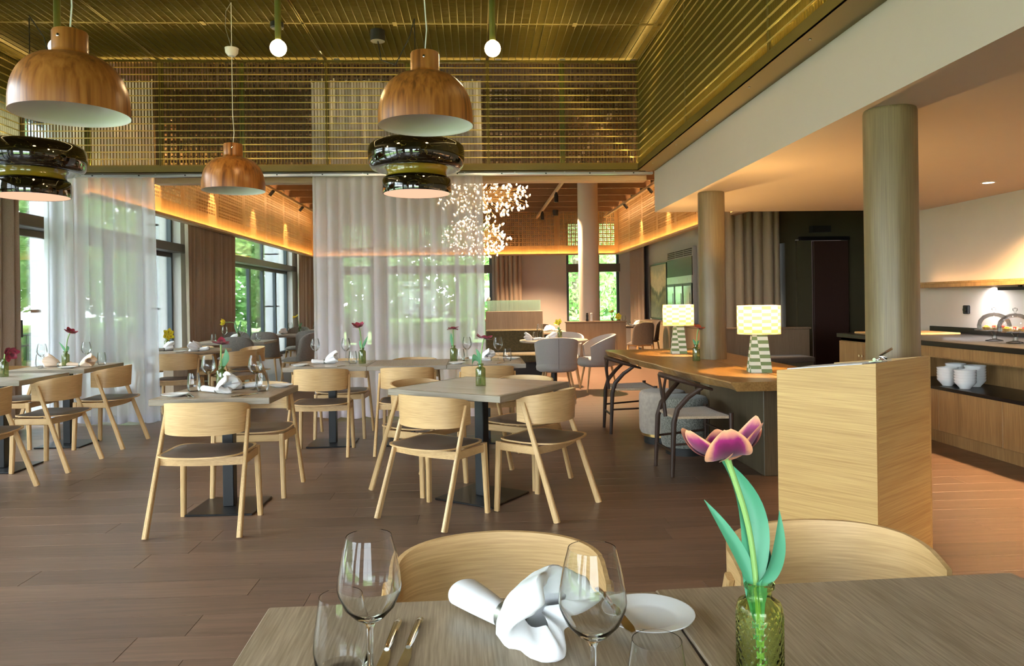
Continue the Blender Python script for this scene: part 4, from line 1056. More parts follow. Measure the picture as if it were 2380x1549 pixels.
# ---------------------------------------------------------------- pendants and lamps
def make_pendant():
    t = thing('pendant_lamp', 'x', 'pendant lamp'); R = .27
    prof = [(R, 0), (R, .03)] + [(.088 + (R - .088) * math.sqrt(max(0, 1 - (k / 14) ** 2.3)), .03 + .265 * k / 14) for k in range(1, 14)] + [(.092, .297), (.084, .305), (.082, .32), (.082, .41), (.078, .418), (0, .418)]
    MB().lathe(prof, 64).obj('shade', TEAK, t, smooth=45)
    MB().lathe([(R, 0), (R - .006, .004)] + [(.08 + (R - .09) * math.sqrt(max(0, 1 - (k / 12) ** 2.3)), .02 + .255 * k / 12) for k in range(0, 13)] + [(0, .276)], 64).obj('shade_lining', WHITE, t, smooth=60)
    MB().lathe([(0, .0), (.008, .0), (.008, .004), (0, .006)], 10, M=Matrix.Translation((-.012, -.081, .375)) @ Matrix.Rotation(PI / 2, 4, 'X')).obj('rivet', CHROME, t)
    return t
PD = Proto(make_pendant)
for x, y, z, lb, seed in ((-2.02, 3.82, 2.28, 'wood grain dome pendant hanging above a black tiered lamp near the window wall', 1), (-.275, 4.26, 2.325, 'wood grain dome pendant in front of the sheer curtain, over the cornerwise table', 2), (-2.15, 6.72, 2.335, 'smaller looking wood grain dome pendant hung on a white canopy below the mesh', 3)):
    r = PD.at((x, y, z), rad(seed * 11 - 14), lb, 'wood grain dome pendants')
    cz = 4.02 - z
    if seed < 3: pts = [(0, 0, .418), (.012, 0, .55), (-.008, .0, .9), (.006, 0, 1.2), (0, 0, cz)]
    else: pts = [(0, 0, .418), (.01, .0, .52), (.0, .0, .7), (0, 0, cz)]
    MB().tube(pts, .004, 6).obj('cable', WHITE, r)
    if seed == 3:
        MB().lathe([(0, 1.20), (.03, 1.205), (.055, 1.235), (.06, 1.275), (0, 1.275)], 20).obj('canopy', WHITE, r)
        MB().tube([(0, 0, 1.275), (-.05, 0, 1.45), (-.045, 0, 1.6), (0, 0, cz)], .003, 6).obj('hook_wire', ALU, r)
def make_tier():
    t = thing('tiered_pendant', 'x', 'pendant lamp')
    MB().lathe([(0, .49), (.36, .49), (.42, .475), (.452, .44), (.458, .38), (.456, .33), (.445, .27), (.42, .235), (.38, .225), (.30, .245), (0, .25)], 64).obj('upper_ring', AMBER, t, smooth=60)
    MB().lathe([(.30, .245), (.285, .225), (.28, .19), (.29, .16), (.27, .15), (0, .16), (0, .25)], 64).obj('amber_collar', AMBERC, t, smooth=60)
    MB().lathe([(.0, .165), (.285, .16), (.315, .145), (.325, .12), (.327, .02), (.322, .0), (.312, .0), (.312, .02), (0, .03)], 64).obj('lower_drum', AMBER, t, smooth=60)
    MB().lathe([(0, .004), (.312, .002), (.312, .016), (0, .016)], 64).obj('diffuser', WARMDISC, t, smooth=60)
    MB().lathe([(0, .485), (.05, .485), (.05, .53), (.015, .56), (0, .56)], 20).obj('cable_grip', BLACK, t)
    return t
TP = Proto(make_tier)
r = TP.at((-4.10, 7.06, 2.345), 0, 'black and amber glass tiered pendant by the window wall, partly behind the wood dome', 'black tiered pendants')
MB().tube([(0, 0, .55), (0, 0, 1.66)], .005, 6).obj('cable', BLACKM, r); MB().tube([(.03, .3, 1.30), (.02, .2, 1.55), (0, 0, 1.68)], .006, 6).obj('cable_loop', BLACKM, r)
r = TP.at((-.55, 7.08, 2.35), .6, 'black and amber glass tiered pendant in front of the middle sheer curtain', 'black tiered pendants')
MB().tube([(0, 0, .55), (.0, 0, 1.1), (0, 0, 1.66)], .005, 6).obj('cable', BLACKM, r)
MB().tube([(-.15, .47, 1.58), (-.12, .46, 1.38), (-.05, .3, 1.3), (-.03, .05, 1.5), (0, 0, 1.67)], .006, 6).obj('cable_loop', BLACKM, r)
MB().lathe([(0, 1.56), (.07, 1.56), (.072, 1.57), (.072, 1.665), (0, 1.665)], 24, c=(-.15, .47)).obj('canopy', BLACKM, r)
for i, x in enumerate((-3.085, -1.465, .152)):
    t = thing('globe_lamp', ('round filament globe lamp on an olive rod, hidden behind the window side wood dome', 'lit round globe lamp on an olive rod between the two front wood domes', 'lit round globe lamp on an olive rod beside the front wood dome, nearest the fascia')[i], 'globe lamp', (x, 5.66, 3.25), 0, 'globe lamps')
    MB().lathe([(.0, .062), (.024, .062), (.024, .80), (0, .80)], 16).obj('rod', OLIVED, t)
    MB().lathe([(0, -.062)] + [(.062 * math.sin(a), -.062 * math.cos(a)) for a in [PI * k / 12 for k in range(1, 12)]] + [(0, .062)], 24).obj('globe', BULB if i else emit('globe_bulb_dim', (1, .85, .6), 3), t)
    lamp('POINT', (0, 0, 0), 40, (1, .66, .30), parent=t, shadow_soft_size=.07)
t = thing('smoke_detector', 'black round detector under the mesh ceiling', 'detector', (-1.86, 7.15, 3.94))
MB().lathe([(0, 0), (.05, .002), (.062, .015), (.062, .06), (.02, .08), (0, .08)], 24).obj('detector_body', BLACKM, t)
def table_lamp():
    t = thing('table_lamp', 'x', 'table lamp')
    MB().loft([[(-a, -b, z), (a, -b, z), (a, b, z), (-a, b, z)] for a, b, z in ((.082, .082, 0), (.05, .05, .315))]).obj('base', LBASE, t, rot=(0, 0, rad(-12)), smooth=0)
    MB().sheet(lambda u, v: (.158 * math.cos(2 * PI * u), .158 * math.sin(2 * PI * u), .29 + .215 * v), 48, 1).obj('lamp_shade', SHADE, t, smooth=60, fix=False)
    for z in (.29, .505): MB().tube([(.158 * math.cos(PI * k / 18), .158 * math.sin(PI * k / 18), z) for k in range(37)], .002, 5, False).obj('shade_ring', CREAM, t)
    MB().lathe([(.0, .315), (.016, .315), (.016, .36), (0, .36)], 12).obj('bulb_holder', BLACK, t)
    MB().lathe([(0, .36), (.014, .365), (.03, .39), (.03, .41), (.015, .43), (0, .435)], 12).obj('bulb', emit('lamp_bulb', (1, .66, .3), 30), t)
    for a in range(3):
        c, s = math.cos(a * 2.094), math.sin(a * 2.094); MB().tube([(c * .014, s * .014, .35), (c * .156, s * .156, .30)], .002, 5).obj('shade_spoke', CHROME, t)
    return t
TL = Proto(table_lamp)
for x, y, lb in ((2.15, 5.55, 'checked fabric table lamp nearest the lectern on the long table'), (2.10, 7.62, 'checked fabric table lamp behind the wooden column, farther along the long table')):
    r = TL.at((x, y, .75), 0, lb, 'checked table lamps')
    lamp('POINT', (x, y, 1.17), 120, (1, .62, .22), shadow_soft_size=.03)
# chandelier of many small lenses
def chandelier(label, c, rx, rz, n, seed):
    r = random.Random(seed); t = thing('chandelier', label, 'chandelier', c)
    hub = MB().lathe([(0, -.03), (.03, 0), (0, .03)], 8).obj('hub', GOLD, t)
    me = None; stems = MB()
    for i in range(n):
        a = r.uniform(0, 2 * PI); h = r.uniform(-1, 1); k = r.uniform(.45, 1.0) ** .7
        p = Vector((rx * k * math.cos(a) * math.sqrt(1 - h * h), rx * .8 * k * math.sin(a) * math.sqrt(1 - h * h), rz * k * h))
        m = p * .6 + Vector((r.uniform(-.05, .05), r.uniform(-.05, .05), r.uniform(-.03, .06)))
        stems.tube([m * .3, m, p], .003, 3, False)
        rot = (r.uniform(-.8, .8), r.uniform(-.8, .8), r.uniform(0, 6)); s = r.uniform(.55, .85)
        if me is None: o = MB().lathe([(0, .05), (.008, .045), (.018, .015), (.026, -.015), (.022, -.033), (0, -.04)], 8).obj('lens', FLAME, t, p, rot, 60); me = o.data
        else: o = link('lens', me, t, p, rot)
        o.scale = (s, s, s)
    tag(stems.obj('stems', GOLD, t, smooth=0, fix=False), kind='stuff')
    MB().tube([(0, 0, 0), (0, 0, 4.3 - c[2])], .008, 6).obj('hanging_rod', GOLD, t)
chandelier('large branching chandelier of small glowing lenses, behind the middle sheer curtain edge', (.12, 12.0, 3.02), .82, .36, 270, 4)
chandelier('lower branching chandelier of small glowing lenses, under the larger one', (.02, 12.7, 2.42), .62, .38, 230, 5)

# ---------------------------------------------------------------- tableware prototypes
def lowglass(prof, name, cat, lbl, mat, n=24):
    def fn():
        t = thing(name, lbl, cat); MB().lathe(prof, n).obj('glass_body', mat, t, smooth=60); return t
    return fn
wout = [(0, 0), (.036, 0), (.036, .002), (.012, .006), (.0045, .014), (.004, .05), (.0042, .095), (.008, .104), (.022, .113), (.036, .128), (.0445, .148), (.046, .158), (.044, .175), (.0385, .205), (.0322, .228)]
win = [(.0314, .2275), (.0376, .205), (.0430, .175), (.0449, .158), (.0433, .149), (.034, .130), (.020, .1165), (.006, .110), (0, .1095)]
tout = [(0, 0), (.030, 0), (.036, .006), (.040, .025), (.0415, .042), (.040, .065), (.035, .100), (.032, .12)]
tin = [(.0312, .1197), (.0342, .100), (.0390, .065), (.0402, .042), (.0382, .027), (.033, .013), (0, .010)]
WG = Proto(lowglass(wout, 'wine_glass', 'wine glass', 'x', FGLASS, 20)); TG = Proto(lowglass(tout, 'water_glass', 'water glass', 'x', FGLASS, 20))
HWG = Proto(lowglass(wout + win, 'wine_glass', 'wine glass', 'x', CRYSTAL, 64)); HTG = Proto(lowglass(tout + tin, 'water_glass', 'water glass', 'x', CRYSTAL, 64))
def plate():
    t = thing('side_plate', 'x', 'plate')
    MB().lathe([(0, 0), (.045, 0), (.05, .004), (.079, .014), (.080, .0165), (.077, .0165), (.052, .0075), (.045, .006), (0, .006)], 48).obj('plate_body', CHINA, t, smooth=50); return t
PL = Proto(plate)
def knife():
    t = thing('knife', 'x', 'knife')
    bl = [(-.105, .0), (-.10, -.008), (-.08, -.011), (-.03, -.011), (-.0, -.006), (.005, .004), (-.09, .006)]
    MB().prism(bl, .001, .003).obj('blade', CHROME, t, smooth=0)
    MB().loft([[(x, w_ * math.cos(a), .0035 + h * math.sin(a)) for a in [2 * PI * k / 8 for k in range(8)]] for x, w_, h in ((0, .004, .0025), (.02, .006, .0035), (.09, .007, .0035), (.103, .006, .003), (.106, .002, .001))]).obj('handle', CHROME, t); return t
KN = Proto(knife)
def fork():
    t = thing('fork', 'x', 'fork')
    MB().loft([[(x, w_ * math.cos(a), z + h * math.sin(a)) for a in [2 * PI * k / 8 for k in range(8)]] for x, w_, h, z in ((-.03, .003, .0018, .006), (.02, .004, .002, .004), (.08, .007, .0025, .003), (.095, .004, .001, .003))]).obj('handle', CHROME, t)
    MB().loft([[(x, -w_, z), (x, w_, z), (x, w_, z + .002), (x, -w_, z + .002)] for x, w_, z in ((-.03, .003, .005), (-.05, .011, .003), (-.065, .012, .003))]).obj('fork_neck', CHROME, t, smooth=0)
    for k in range(4): y = -.0095 + k * .0063; MB().box((-.105, y - .0014, .003), (-.065, y + .0014, .005)).obj('tine', CHROME, t, smooth=0)
    return t
FK = Proto(fork)
def make_napkin(mat, seed):
    def fn():
        t = thing('napkin', 'x', 'napkin'); p1, p2, p3 = seed * 1.3, seed * 2.1 + 1, seed * .7
        def surf(u, v):
            th = 2 * PI * v
            if u < .42:
                k = u / .42; a = .032 - .016 * k ** 1.5; b = .020 - .004 * k; x = -.125 + .125 * k; zc = .003 + b * .95 + .006 * (1 - k)
                r = 1 + .05 * math.sin(3 * th + p1) * (1 - k)
            elif u < .86:
                k = (u - .42) / .44; a = .016 + .060 * k ** .55; b = .016 + .044 * k ** .5; x = .10 * k; zc = .003 + b * .95
                r = 1 + (.11 * math.sin(3 * th + p1 + k) + .10 * math.sin(5 * th + p2) + .05 * math.sin(9 * th + 2 * k) + .012 * math.sin(17 * th + 9 * k) + .010 * math.sin(23 * th - 14 * k)) * k ** .6
            else:
                k = (u - .86) / .14; a = .076 * (1 - .6 * k); b = .060 * (1 - .6 * k); x = .10 + .012 * math.sin(PI * k) - .03 * k; zc = .003 + .060 * .95
                r = 1 + .11 * math.sin(3 * th + p1 + 1) + .10 * math.sin(5 * th + p2) + (.05 + .12 * k) * math.sin(9 * th + 2 + k)
            y = a * math.cos(th) * r; z = zc + b * math.sin(th) * r
            if u > .42: x += .020 * math.sin(3 * th + p3) * min(1, (u - .42) / .3)
            if u < .02: y *= .8; z = zc + (z - zc) * .6
            return (x, y, max(.0008 + .0012 * abs(math.sin(9 * th)), z))
        MB().sheet(surf, 40, 72).obj('cloth', mat, t, smooth=70, fix=False)
        MB().tube([(0, .0195 * math.cos(a), .0215 + .0195 * math.sin(a)) for a in [2 * PI * k / 20 for k in range(21)]], [.0035] * 21, 6, False).obj('ring_edge', ALU, t)
        MB().slab(lambda u, v: (-.014 + .028 * v, .0205 * math.cos(2 * PI * u), .0215 + .0205 * math.sin(2 * PI * u)), 24, 1, lambda u, v: (0, .001 * math.cos(2 * PI * u), .001 * math.sin(2 * PI * u))).obj('napkin_ring', plain('ring_pewter', (.36, .36, .33), .35, .9), t)
        return t
    return fn
NA = Proto(make_napkin(LINEN, 1)); NB = Proto(make_napkin(LINEN, 3.4)); NP = Proto(make_napkin(LINENP, 2.2))
def vase_prof(inner=False):
    return [(0, 0), (.031, 0), (.033, .003), (.033, .112), (.030, .120), (.019, .126), (.017, .130), (.017, .141), (.0215, .143), (.0215, .149), (.0185, .150)]
def vase_lo():
    t = thing('bud_vase', 'x', 'vase'); MB().lathe(vase_prof(), 24).obj('vase_body', GREENT, t, smooth=50); return t
VL = Proto(vase_lo)
def vase_hi():
    t = thing('bud_vase', 'x', 'vase'); n, m = 120, 70; vs = []; fs = []
    def relief(th, z):
        k = 9; p = (k * th + z * 190) / PI; q = (k * th - z * 190) / PI
        d = min(abs(p - round(p)), abs(q - round(q)))
        return .0016 * max(0, 1 - d / .22) - .0004
    mb = MB(); rings = []
    for j in range(m + 1):
        z = .004 + .106 * j / m; f_ = min(1, j / 3, (m - j) / 4)
        rings.append([((.0325 + relief(2 * PI * i / n, z) * f_) * math.cos(2 * PI * i / n), (.0325 + relief(2 * PI * i / n, z) * f_) * math.sin(2 * PI * i / n), z) for i in range(n)])
    def ring(r_, z): return [(r_ * math.cos(2 * PI * i / n), r_ * math.sin(2 * PI * i / n), z) for i in range(n)]
    pre = [ring(.001, 0), ring(.031, 0)]
    post = [ring(a, b) for a, b in ((.0325, .112), (.0295, .121), (.021, .1265), (.0175, .130), (.0172, .138), (.0185, .1405), (.0215, .1425), (.0215, .149), (.0195, .1505), (.0165, .150), (.0155, .14), (.0155, .13), (.019, .1235), (.027, .117), (.0295, .110), (.0295, .010), (.0275, .006), (.001, .006))]
    mb.loft(pre + rings + post, True).obj('vase_body', GREENG, t, smooth=45)
    return t
VH = Proto(vase_hi)
def tulip(label, base, head, pm_, lm, opening=.55, size=.05, leaves=(), droop=None, bend=None, lo=True, name='tulip', rim_k=1.0, tilt=None, seed=0):
    """base: vase foot; head: flower base. Stem from inside the vase to the head."""
    r = random.Random(hash((round(base[0] * 100), seed)) if False else int(base[0] * 977 + base[1] * 331 + seed))
    t = thing(name, label, 'flower', base)
    h = Vector(head) - Vector(base); neck = Vector((h.x * .10, h.y * .10, .15)); foot = Vector((-h.x * .05, -h.y * .05, .015))
    mid = (neck + h) * .5 + (Vector(bend) if bend else Vector((-h.x * .12, 0, .02)))
    P = [foot, neck, mid, h]; pts = []
    for i in range(17):
        s = i / 16 * 3; k = min(int(s), 2); f = s - k
        p0 = P[max(k - 1, 0)]; p1, p2 = P[k], P[k + 1]; p3 = P[min(k + 2, 3)]
        pts.append(.5 * ((2 * p1) + (p2 - p0) * f + (2 * p0 - 5 * p1 + 4 * p2 - p3) * f * f + (3 * p1 - p0 - 3 * p2 + p3) * f ** 3))
    sr = .0042 if not lo else .0048
    MB().tube(pts, [sr] * 15 + [sr * 1.05, sr * 1.3], 10 if not lo else 6).obj('stem', STEMM, t)
    ax = (Vector(tilt) if tilt else (pts[-1] - pts[-2])).normalized()
    Q = ax.to_track_quat('Z', 'Y').to_matrix().to_4x4(); M0 = Matrix.Translation(h) @ Q
    nu, nv = (18, 12) if not lo else (7, 6)
    for k in range(6):
        ph = k * PI / 3 + .35 + r.uniform(-.1, .1); op = opening * r.uniform(.75, 1.3) * (1.0 if k % 2 else 1.12); L = size * 1.42 * r.uniform(.93, 1.08); W = size * .60
        cur = r.uniform(-.2, 1.0) * opening
        prof = [(.001, 0.)]; 
        for i in range(nu):
            s = (i + .5) / nu
            ang = 1.35 * (1 - s) ** 1.6 + op * .9 + cur * max(0, s - .65) * 2.2
            prof.append((prof[-1][0] + math.sin(ang) * L / nu, prof[-1][1] + math.cos(ang) * L / nu))
        rot = Matrix.Rotation(ph, 4, 'Z'); mb = MB(); rim = []
        tip = r.uniform(.35, .5)
        vs = []
        for i in range(nu + 1):
            s = i / nu; wd = W * math.sin(PI * min(1, (s * .93 + .05)) ** .85) ** .7
            for j in range(nv + 1):
                v = -1 + 2 * j / nv; a = v * wd; rr, zz = prof[i]
                cup = .45 * a * a / (rr + size * .35) ; wav = .03 * size * math.sin(5 * s + 3 * v + k) * abs(v) * (3 if not lo else 1)
                wav *= (1 - .8 * s); vs.append((rr - cup + wav, a, zz + .12 * abs(v) ** 2 * wd * .4 + wav))
                rim.append(min(1, max(0, rim_k * (max(abs(v) ** 1.5 * .95, max(0, (s - .45) * 1.5))) + max(0, .1 - s) * 3)))
        fs = []
        for i in range(nu):
            for j in range(nv):
                b_ = i * (nv + 1) + j; fs.append((b_, b_ + nv + 1, b_ + nv + 2, b_ + 1))
        mb.add(vs, fs, M0 @ rot).obj('petal', pm_, t, smooth=80, fix=False, attr=rim)
    if not lo:
        MB().lathe([(0, .004), (.004, .006), (.0045, .02), (.007, .024), (0, .026)], 8, M=M0).obj('pistil', STEMM, t)
    for lf in leaves:                                        # (end point rel. base, width, bend vector)
        e, wd, bv = Vector(lf[0]), lf[1], Vector(lf[2]); s0 = Vector((foot.x, foot.y, .03)); n2 = 20 if not lo else 9
        c1 = Vector((neck.x, neck.y, .15)) + (Vector((e.x, e.y, 0)).normalized() * .006); c2 = (c1 + e) * .5 + bv
        side = (e - c1).cross(Vector((0, 1, .25)) if abs((e - c1).normalized().y) < .8 else Vector((1, 0, 0))).normalized()
        if lf[3:]: side = Vector(lf[3]).normalized()
        def cp(u):
            if u < .25: return s0.lerp(c1, u / .25)
            k = (u - .25) / .75; return c1 * (1 - k) ** 2 + c2 * 2 * k * (1 - k) + e * k * k
        def lfun(u, v):
            p = cp(u); q = cp(min(1, u + .02)) - cp(max(0, u - .02)); nn = side.cross(q).normalized()
            w_ = wd * (max(.22 if u < .3 else 0, math.sin(PI * min(1, max(0, (u - .12) / .88)) ** .8) ** .85)) if u < .999 else .0004
            if u <= .25: w_ = min(w_, .012)
            a = (v - .5) * 2
            return tuple(p + side * a * w_ + nn * (abs(a) ** 1.4 * w_ * .38 + .10 * w_ * math.sin(9 * u) * a))
        MB().sheet(lfun, n2, 6 if not lo else 2).obj('leaf', lm, t, smooth=80, fix=False)
    return t

T0 = .75
# nearest tables
HWG.at((-.158, 1.065, T0 + .001), 0, 'tall empty wine glass beside the two knives on the nearest table')
HWG.at((.150, .985, T0 + .001), 0, 'tall empty wine glass between the white napkin and the plate on the nearest table')
HTG.at((-.210, 1.125, T0 + .001), 0, 'empty tumbler next to the knives, at the corner of the nearest table')
HTG.at((.2265, .945, T0 + .001), 0, 'empty tumbler cut by the frame below the white side plate')
PL.at((.292, 1.278, T0), 0, 'white side plate on the nearest table beside the wine glass', 'white side plates')
KN.at((.232, 1.285, T0 + .0165), rad(96), 'butter knife lying on the rim of the nearest white plate', 'table knives', tilt=(0, rad(3)))
KN.at((-.152, 1.20, T0), rad(86), 'dinner knife on the nearest table, the one closer to the tumbler', 'table knives', 1.05)
KN.at((-.118, 1.205, T0), rad(84), 'dinner knife on the nearest table, the one closer to the napkin', 'table knives', 1.05)
NA.at((.050, 1.255, T0), rad(-52), 'large white napkin in a pewter ring on the nearest table', 'white napkins', 1.12)
VH.at((.402, 1.05, T0 + .001), 0, 'green glass bud vase with diamond relief on the nearest table')
tulip('big open purple and peach tulip in the diamond patterned vase', (.402, 1.05, T0), (.357, 1.05, 1.083), PET_FG, LEAFB, .50, .056,
      [((-.075, .012, .268), .0115, (.012, 0, .0), (1, .2, .15)), ((-.052, .02, .332), .020, (.052, .01, .03), (1, -.25, .0)), ((.027, -.01, .256), .0145, (.016, -.0, -.03), (.9, .3, -.2)), ((-.004, .014, .235), .022, (.012, .01, -.01), (1, -.1, 0))], lo=False, bend=(.008, 0, .0), rim_k=1.0, tilt=(-.16, .10, 1), seed=3)
# cornerwise table
VL.at((.022, 4.96, T0), 0, 'green bud vase alone on the bare cornerwise table', 'green bud vases')
tulip('crimson tulip with a curled leaf on the bare cornerwise table', (.022, 4.96, T0), (.05, 4.95, 1.075), PET_RED, LEAFM, .95, .048, [((-.055, -.02, .13), .024, (-.02, 0, .10)), ((-.03, 0, .25), .014, (.01, 0, .02))], seed=1)
# small laid table
def setting(tbl, items):
    for it in items: it[0].at((it[1], it[2], T0 + (it[5] if len(it) > 5 else 0)), it[3], it[4] % tbl, it[6] if len(it) > 6 else None)
gW, gT, gN, gP, gK = 'wine glasses', 'water glasses', 'white napkins', 'white side plates', 'cutlery'
for P_, x, y, a, lb, g in [
 (WG, -1.800, 5.05, 0, 'wine glass beside the green vase on the small table laid for two', gW), (WG, -1.475, 5.00, 0, 'wine glass by the plate with a knife at the rear of the small laid table', gW),
 (TG, -1.862, 4.96, 0, 'tumbler beside the green vase on the small table laid for two', gT), (TG, -1.40, 4.90, 0, 'tumbler between the cutlery and the rear plate on the small laid table', gT),
 (NA, -1.665, 4.84, -25, 'white napkin in a ring at the front of the small laid table', gN), (NB, -1.58, 5.06, 200, 'white napkin fanned out at the rear of the small laid table', gN),
 (PL, -1.89, 4.72, 0, 'white side plate at the front corner of the small laid table', gP), (PL, -1.345, 5.14, 0, 'white side plate at the rear corner of the small laid table', gP),
 (FK, -1.775, 4.69, -60, 'silver fork in front of the napkin on the small laid table', gK), (FK, -1.805, 4.695, -60, 'silver fork beside the front plate on the small laid table', gK),
 (KN, -1.45, 4.70, -125, 'dinner knife at the front right side of the small laid table', gK), (KN, -1.42, 4.71, -125, 'second dinner knife nearest the edge of the small laid table', gK),
 # joined row, first table
 (WG, -1.575, 7.30, 0, 'wine glass nearest the table end on the joined table by the curtain edge', gW), (WG, -1.27, 7.25, 0, 'wine glass between napkin and vase on the first joined table', gW), (TG, -1.16, 6.98, 0, 'tumbler beside the vase on the first joined table', gT),
 (NB, -1.43, 7.05, 10, 'white napkin in a ring on the first joined table', gN), (PL, -1.62, 6.85, 0, 'white side plate at the end of the first joined table', gP), (FK, -1.50, 6.78, -65, 'silver fork by the plate on the first joined table', gK), (KN, -1.20, 6.78, -120, 'dinner knife at the front edge of the first joined table', gK),
 # joined row, last table
 (TG, -.155, 7.02, 0, 'tumbler beside the vase on the last joined table', gT), (WG, -.095, 7.14, 0, 'wine glass between vase and napkin on the last joined table', gW), (NA, .04, 7.12, -30, 'white napkin in a ring on the last joined table, behind the crimson tulip', gN),
 (WG, .20, 7.02, 0, 'wine glass on the last joined table in front of the booth', gW), (TG, .285, 6.97, 0, 'tumbler at the end of the last joined table near the booth', gT), (PL, -.185, 6.80, 0, 'white side plate beside the joint of the last joined table', gP), (PL, .345, 7.25, 0, 'white side plate at the outer end of the last joined table', gP), (KN, .22, 6.80, -115, 'dinner knife on the last joined table', gK),
 # window table
 (WG, -4.06, 7.12, 0, 'wine glass in front of the window mullion on the peach napkin table', gW), (WG, -3.80, 7.40, 0, 'wine glass against the window sheer curtain on the peach napkin table', gW), (TG, -3.68, 7.45, 0, 'tumbler against the window sheer curtain on the peach napkin table', gT), (TG, -4.17, 7.28, 0, 'tumbler next to the window glass on the peach napkin table', gT),
 (NP, -4.00, 7.28, 175, 'peach napkin on the window side of the vase', 'peach napkins'), (NP, -3.76, 7.22, 0, 'peach napkin on the curtain side of the vase', 'peach napkins'), (PL, -3.80, 7.06, 0, 'side plate at the front of the peach napkin table', gP),
 # long table etc. far
 (NA, -3.95, 9.55, 60, 'white napkin nearest the daffodil coloured tulips on the round table', gN), (NB, -3.52, 9.62, 160, 'white folded napkin in the middle of the round table', gN), (NA, -3.45, 9.36, 190, 'white napkin at the rim of the round table beside the sideways chair', gN), (PL, -3.64, 9.28, 0, 'white plate at the front rim of the round table', gP), (PL, -4.0, 9.2, 0, 'white plate behind the sheer curtain edge on the round table', gP),
 (WG, -3.98, 11.9, 0, 'wine glass in front of the long taupe drape', gW), (WG, -3.70, 11.85, 0, 'wine glass beside the bent yellow tulip', gW), (TG, -4.10, 11.75, 0, 'tumbler on the pale table before the long taupe drape', gT), (TG, -3.42, 11.75, 0, 'tumbler behind the grey brown chair on the pale drape table', gT), (NA, -3.85, 11.72, 30, 'white napkin behind the grey brown chair on the pale drape table', gN),
 (WG, -3.5, 14.1, 0, 'wine glass by the open yellow tulip in the window bay', gW), (WG, -3.05, 14.2, 0, 'wine glass near the sheer curtain in the window bay', gW), (TG, -3.25, 14.0, 0, 'tumbler on the plate table in the window bay', gT), (NA, -3.65, 14.15, 100, 'white napkin on the plate table in the window bay', gN), (NB, -2.85, 14.1, 20, 'white napkin beside the sheer curtain in the window bay', gN), (PL, -3.1, 13.95, 0, 'white plate on the plate table in the window bay', gP),
 (WG, -3.3, 16.9, 0, 'wine glass on the farthest table, first from the drape', gW), (WG, -3.0, 17.0, 0, 'wine glass on the farthest table beside the tulips', gW), (WG, -2.8, 17.1, 0, 'wine glass on the farthest table near the sheer curtain', gW), (NA, -2.85, 16.8, 50, 'white napkin on the farthest table', gN),
 (WG, .93, 10.90, 0, 'wine glass on the round table in front of the olive velvet booth', gW), (TG, .85, 10.72, 0, 'tumbler on the round table in front of the olive velvet booth', gT), (NB, .80, 10.62, 170, 'white napkin at the rim of the round tub chair table', gN), (NA, 1.02, 10.55, 20, 'white napkin in the middle of the round tub chair table', gN),
 (NA, 1.25, 13.6, 40, 'napkin on the table behind the booth', gN), (WG, 1.12, 13.7, 0, 'wine glass on the table behind the booth', gW), (NB, 1.45, 13.7, 140, 'second napkin on the table behind the booth', gN),
 (WG, 3.2, 15.95, 0, 'wine glass behind the orange tulip at the low partition', gW), (TG, 3.3, 15.9, 0, 'tumbler behind the low partition near the drape', gT), (NA, 3.42, 15.95, 20, 'white napkin on the table behind the low partition', gN), (WG, 3.0, 16.2, 0, 'wine glass between the yellow tulips behind the low partition', gW)]:
    P_.at((x, y, T0), rad(a), lb, g)
def vt(vlabel, x, y, tl, head, pm_, opening=.6, size=.045, leaves=None, z=T0, **k):
    VL.at((x, y, z), 0, vlabel, 'green bud vases')
    tulip(tl, (x, y, z), head, pm_, LEAFM, opening, size, leaves if leaves is not None else [((.03, .0, .22), .012, (.01, 0, .03)), ((-.035, .01, .19), .012, (-.01, 0, .02))], **k)
vt('green bud vase at the back of the small laid table', -1.745, 5.14, 'dark crimson spreading tulip on the small laid table', (-1.735, 5.12, 1.065), PET_RED, 1.0, .046, [((.03, 0, .27), .022, (.03, 0, .0)), ((.0, .0, .15), .02, (-.02, 0, 0))])
vt('green bud vase at the inner end of the first joined table', -1.075, 7.0, 'half open crimson tulip on the first joined table', (-1.095, 6.95, 1.10), PET_RED, .55, .052, [((.055, 0, .26), .012, (.0, 0, .0)), ((-.02, 0, .22), .012, (-.01, 0, .02))])
vt('green bud vase beside the joint of the last joined table', -.225, 7.10, 'frayed crimson tulip on the last joined table', (-.225, 7.08, 1.08), PET_RED, 1.15, .046, [((-.02, 0, .27), .014, (-.01, 0, .02))])
vt('green bud vase between the peach napkins', -3.90, 7.22, 'crimson tulip leaning over the peach napkins', (-3.84, 7.2, 1.085), PET_RED, .75, .046, [((-.06, 0, .24), .012, (-.0, 0, .0)), ((.02, 0, .2), .013, (.01, 0, .02))])
vt('green bud vase on the window table cut by the frame', -3.90, 6.30, 'drooping crimson tulip on the window table cut by the frame', (-3.84, 6.28, .945), PET_RED, .7, .052, [], bend=(-.0, 0, .06), tilt=(.9, -.3, -.35))
vt('green bud vase beside the wooden column on the long table', 1.985, 6.62, 'orange red tulip leaning past the wooden column', (2.005, 6.6, 1.055), PET_ORG, .8, .046, [((-.03, 0, .2), .012, (0, 0, 0)), ((.03, 0, .19), .012, (0, 0, 0))])
vt('green bud vase on the round table by the window sheer', -3.98, 9.72, 'yellow tulips bunch on the round table by the window sheer', (-3.95, 9.7, .955), PET_YEL, .95, .062)
vt('green vase in front of the long taupe drape', -3.78, 11.95, 'yellow closed tulip bent sideways before the taupe drape', (-3.97, 11.9, 1.05), PET_YEL, .22, .06, [((.04, 0, .33), .02, (.02, 0, 0)), ((-.05, 0, .33), .02, (-.02, 0, 0))], tilt=(-1, 0, .1), bend=(.05, 0, .06))
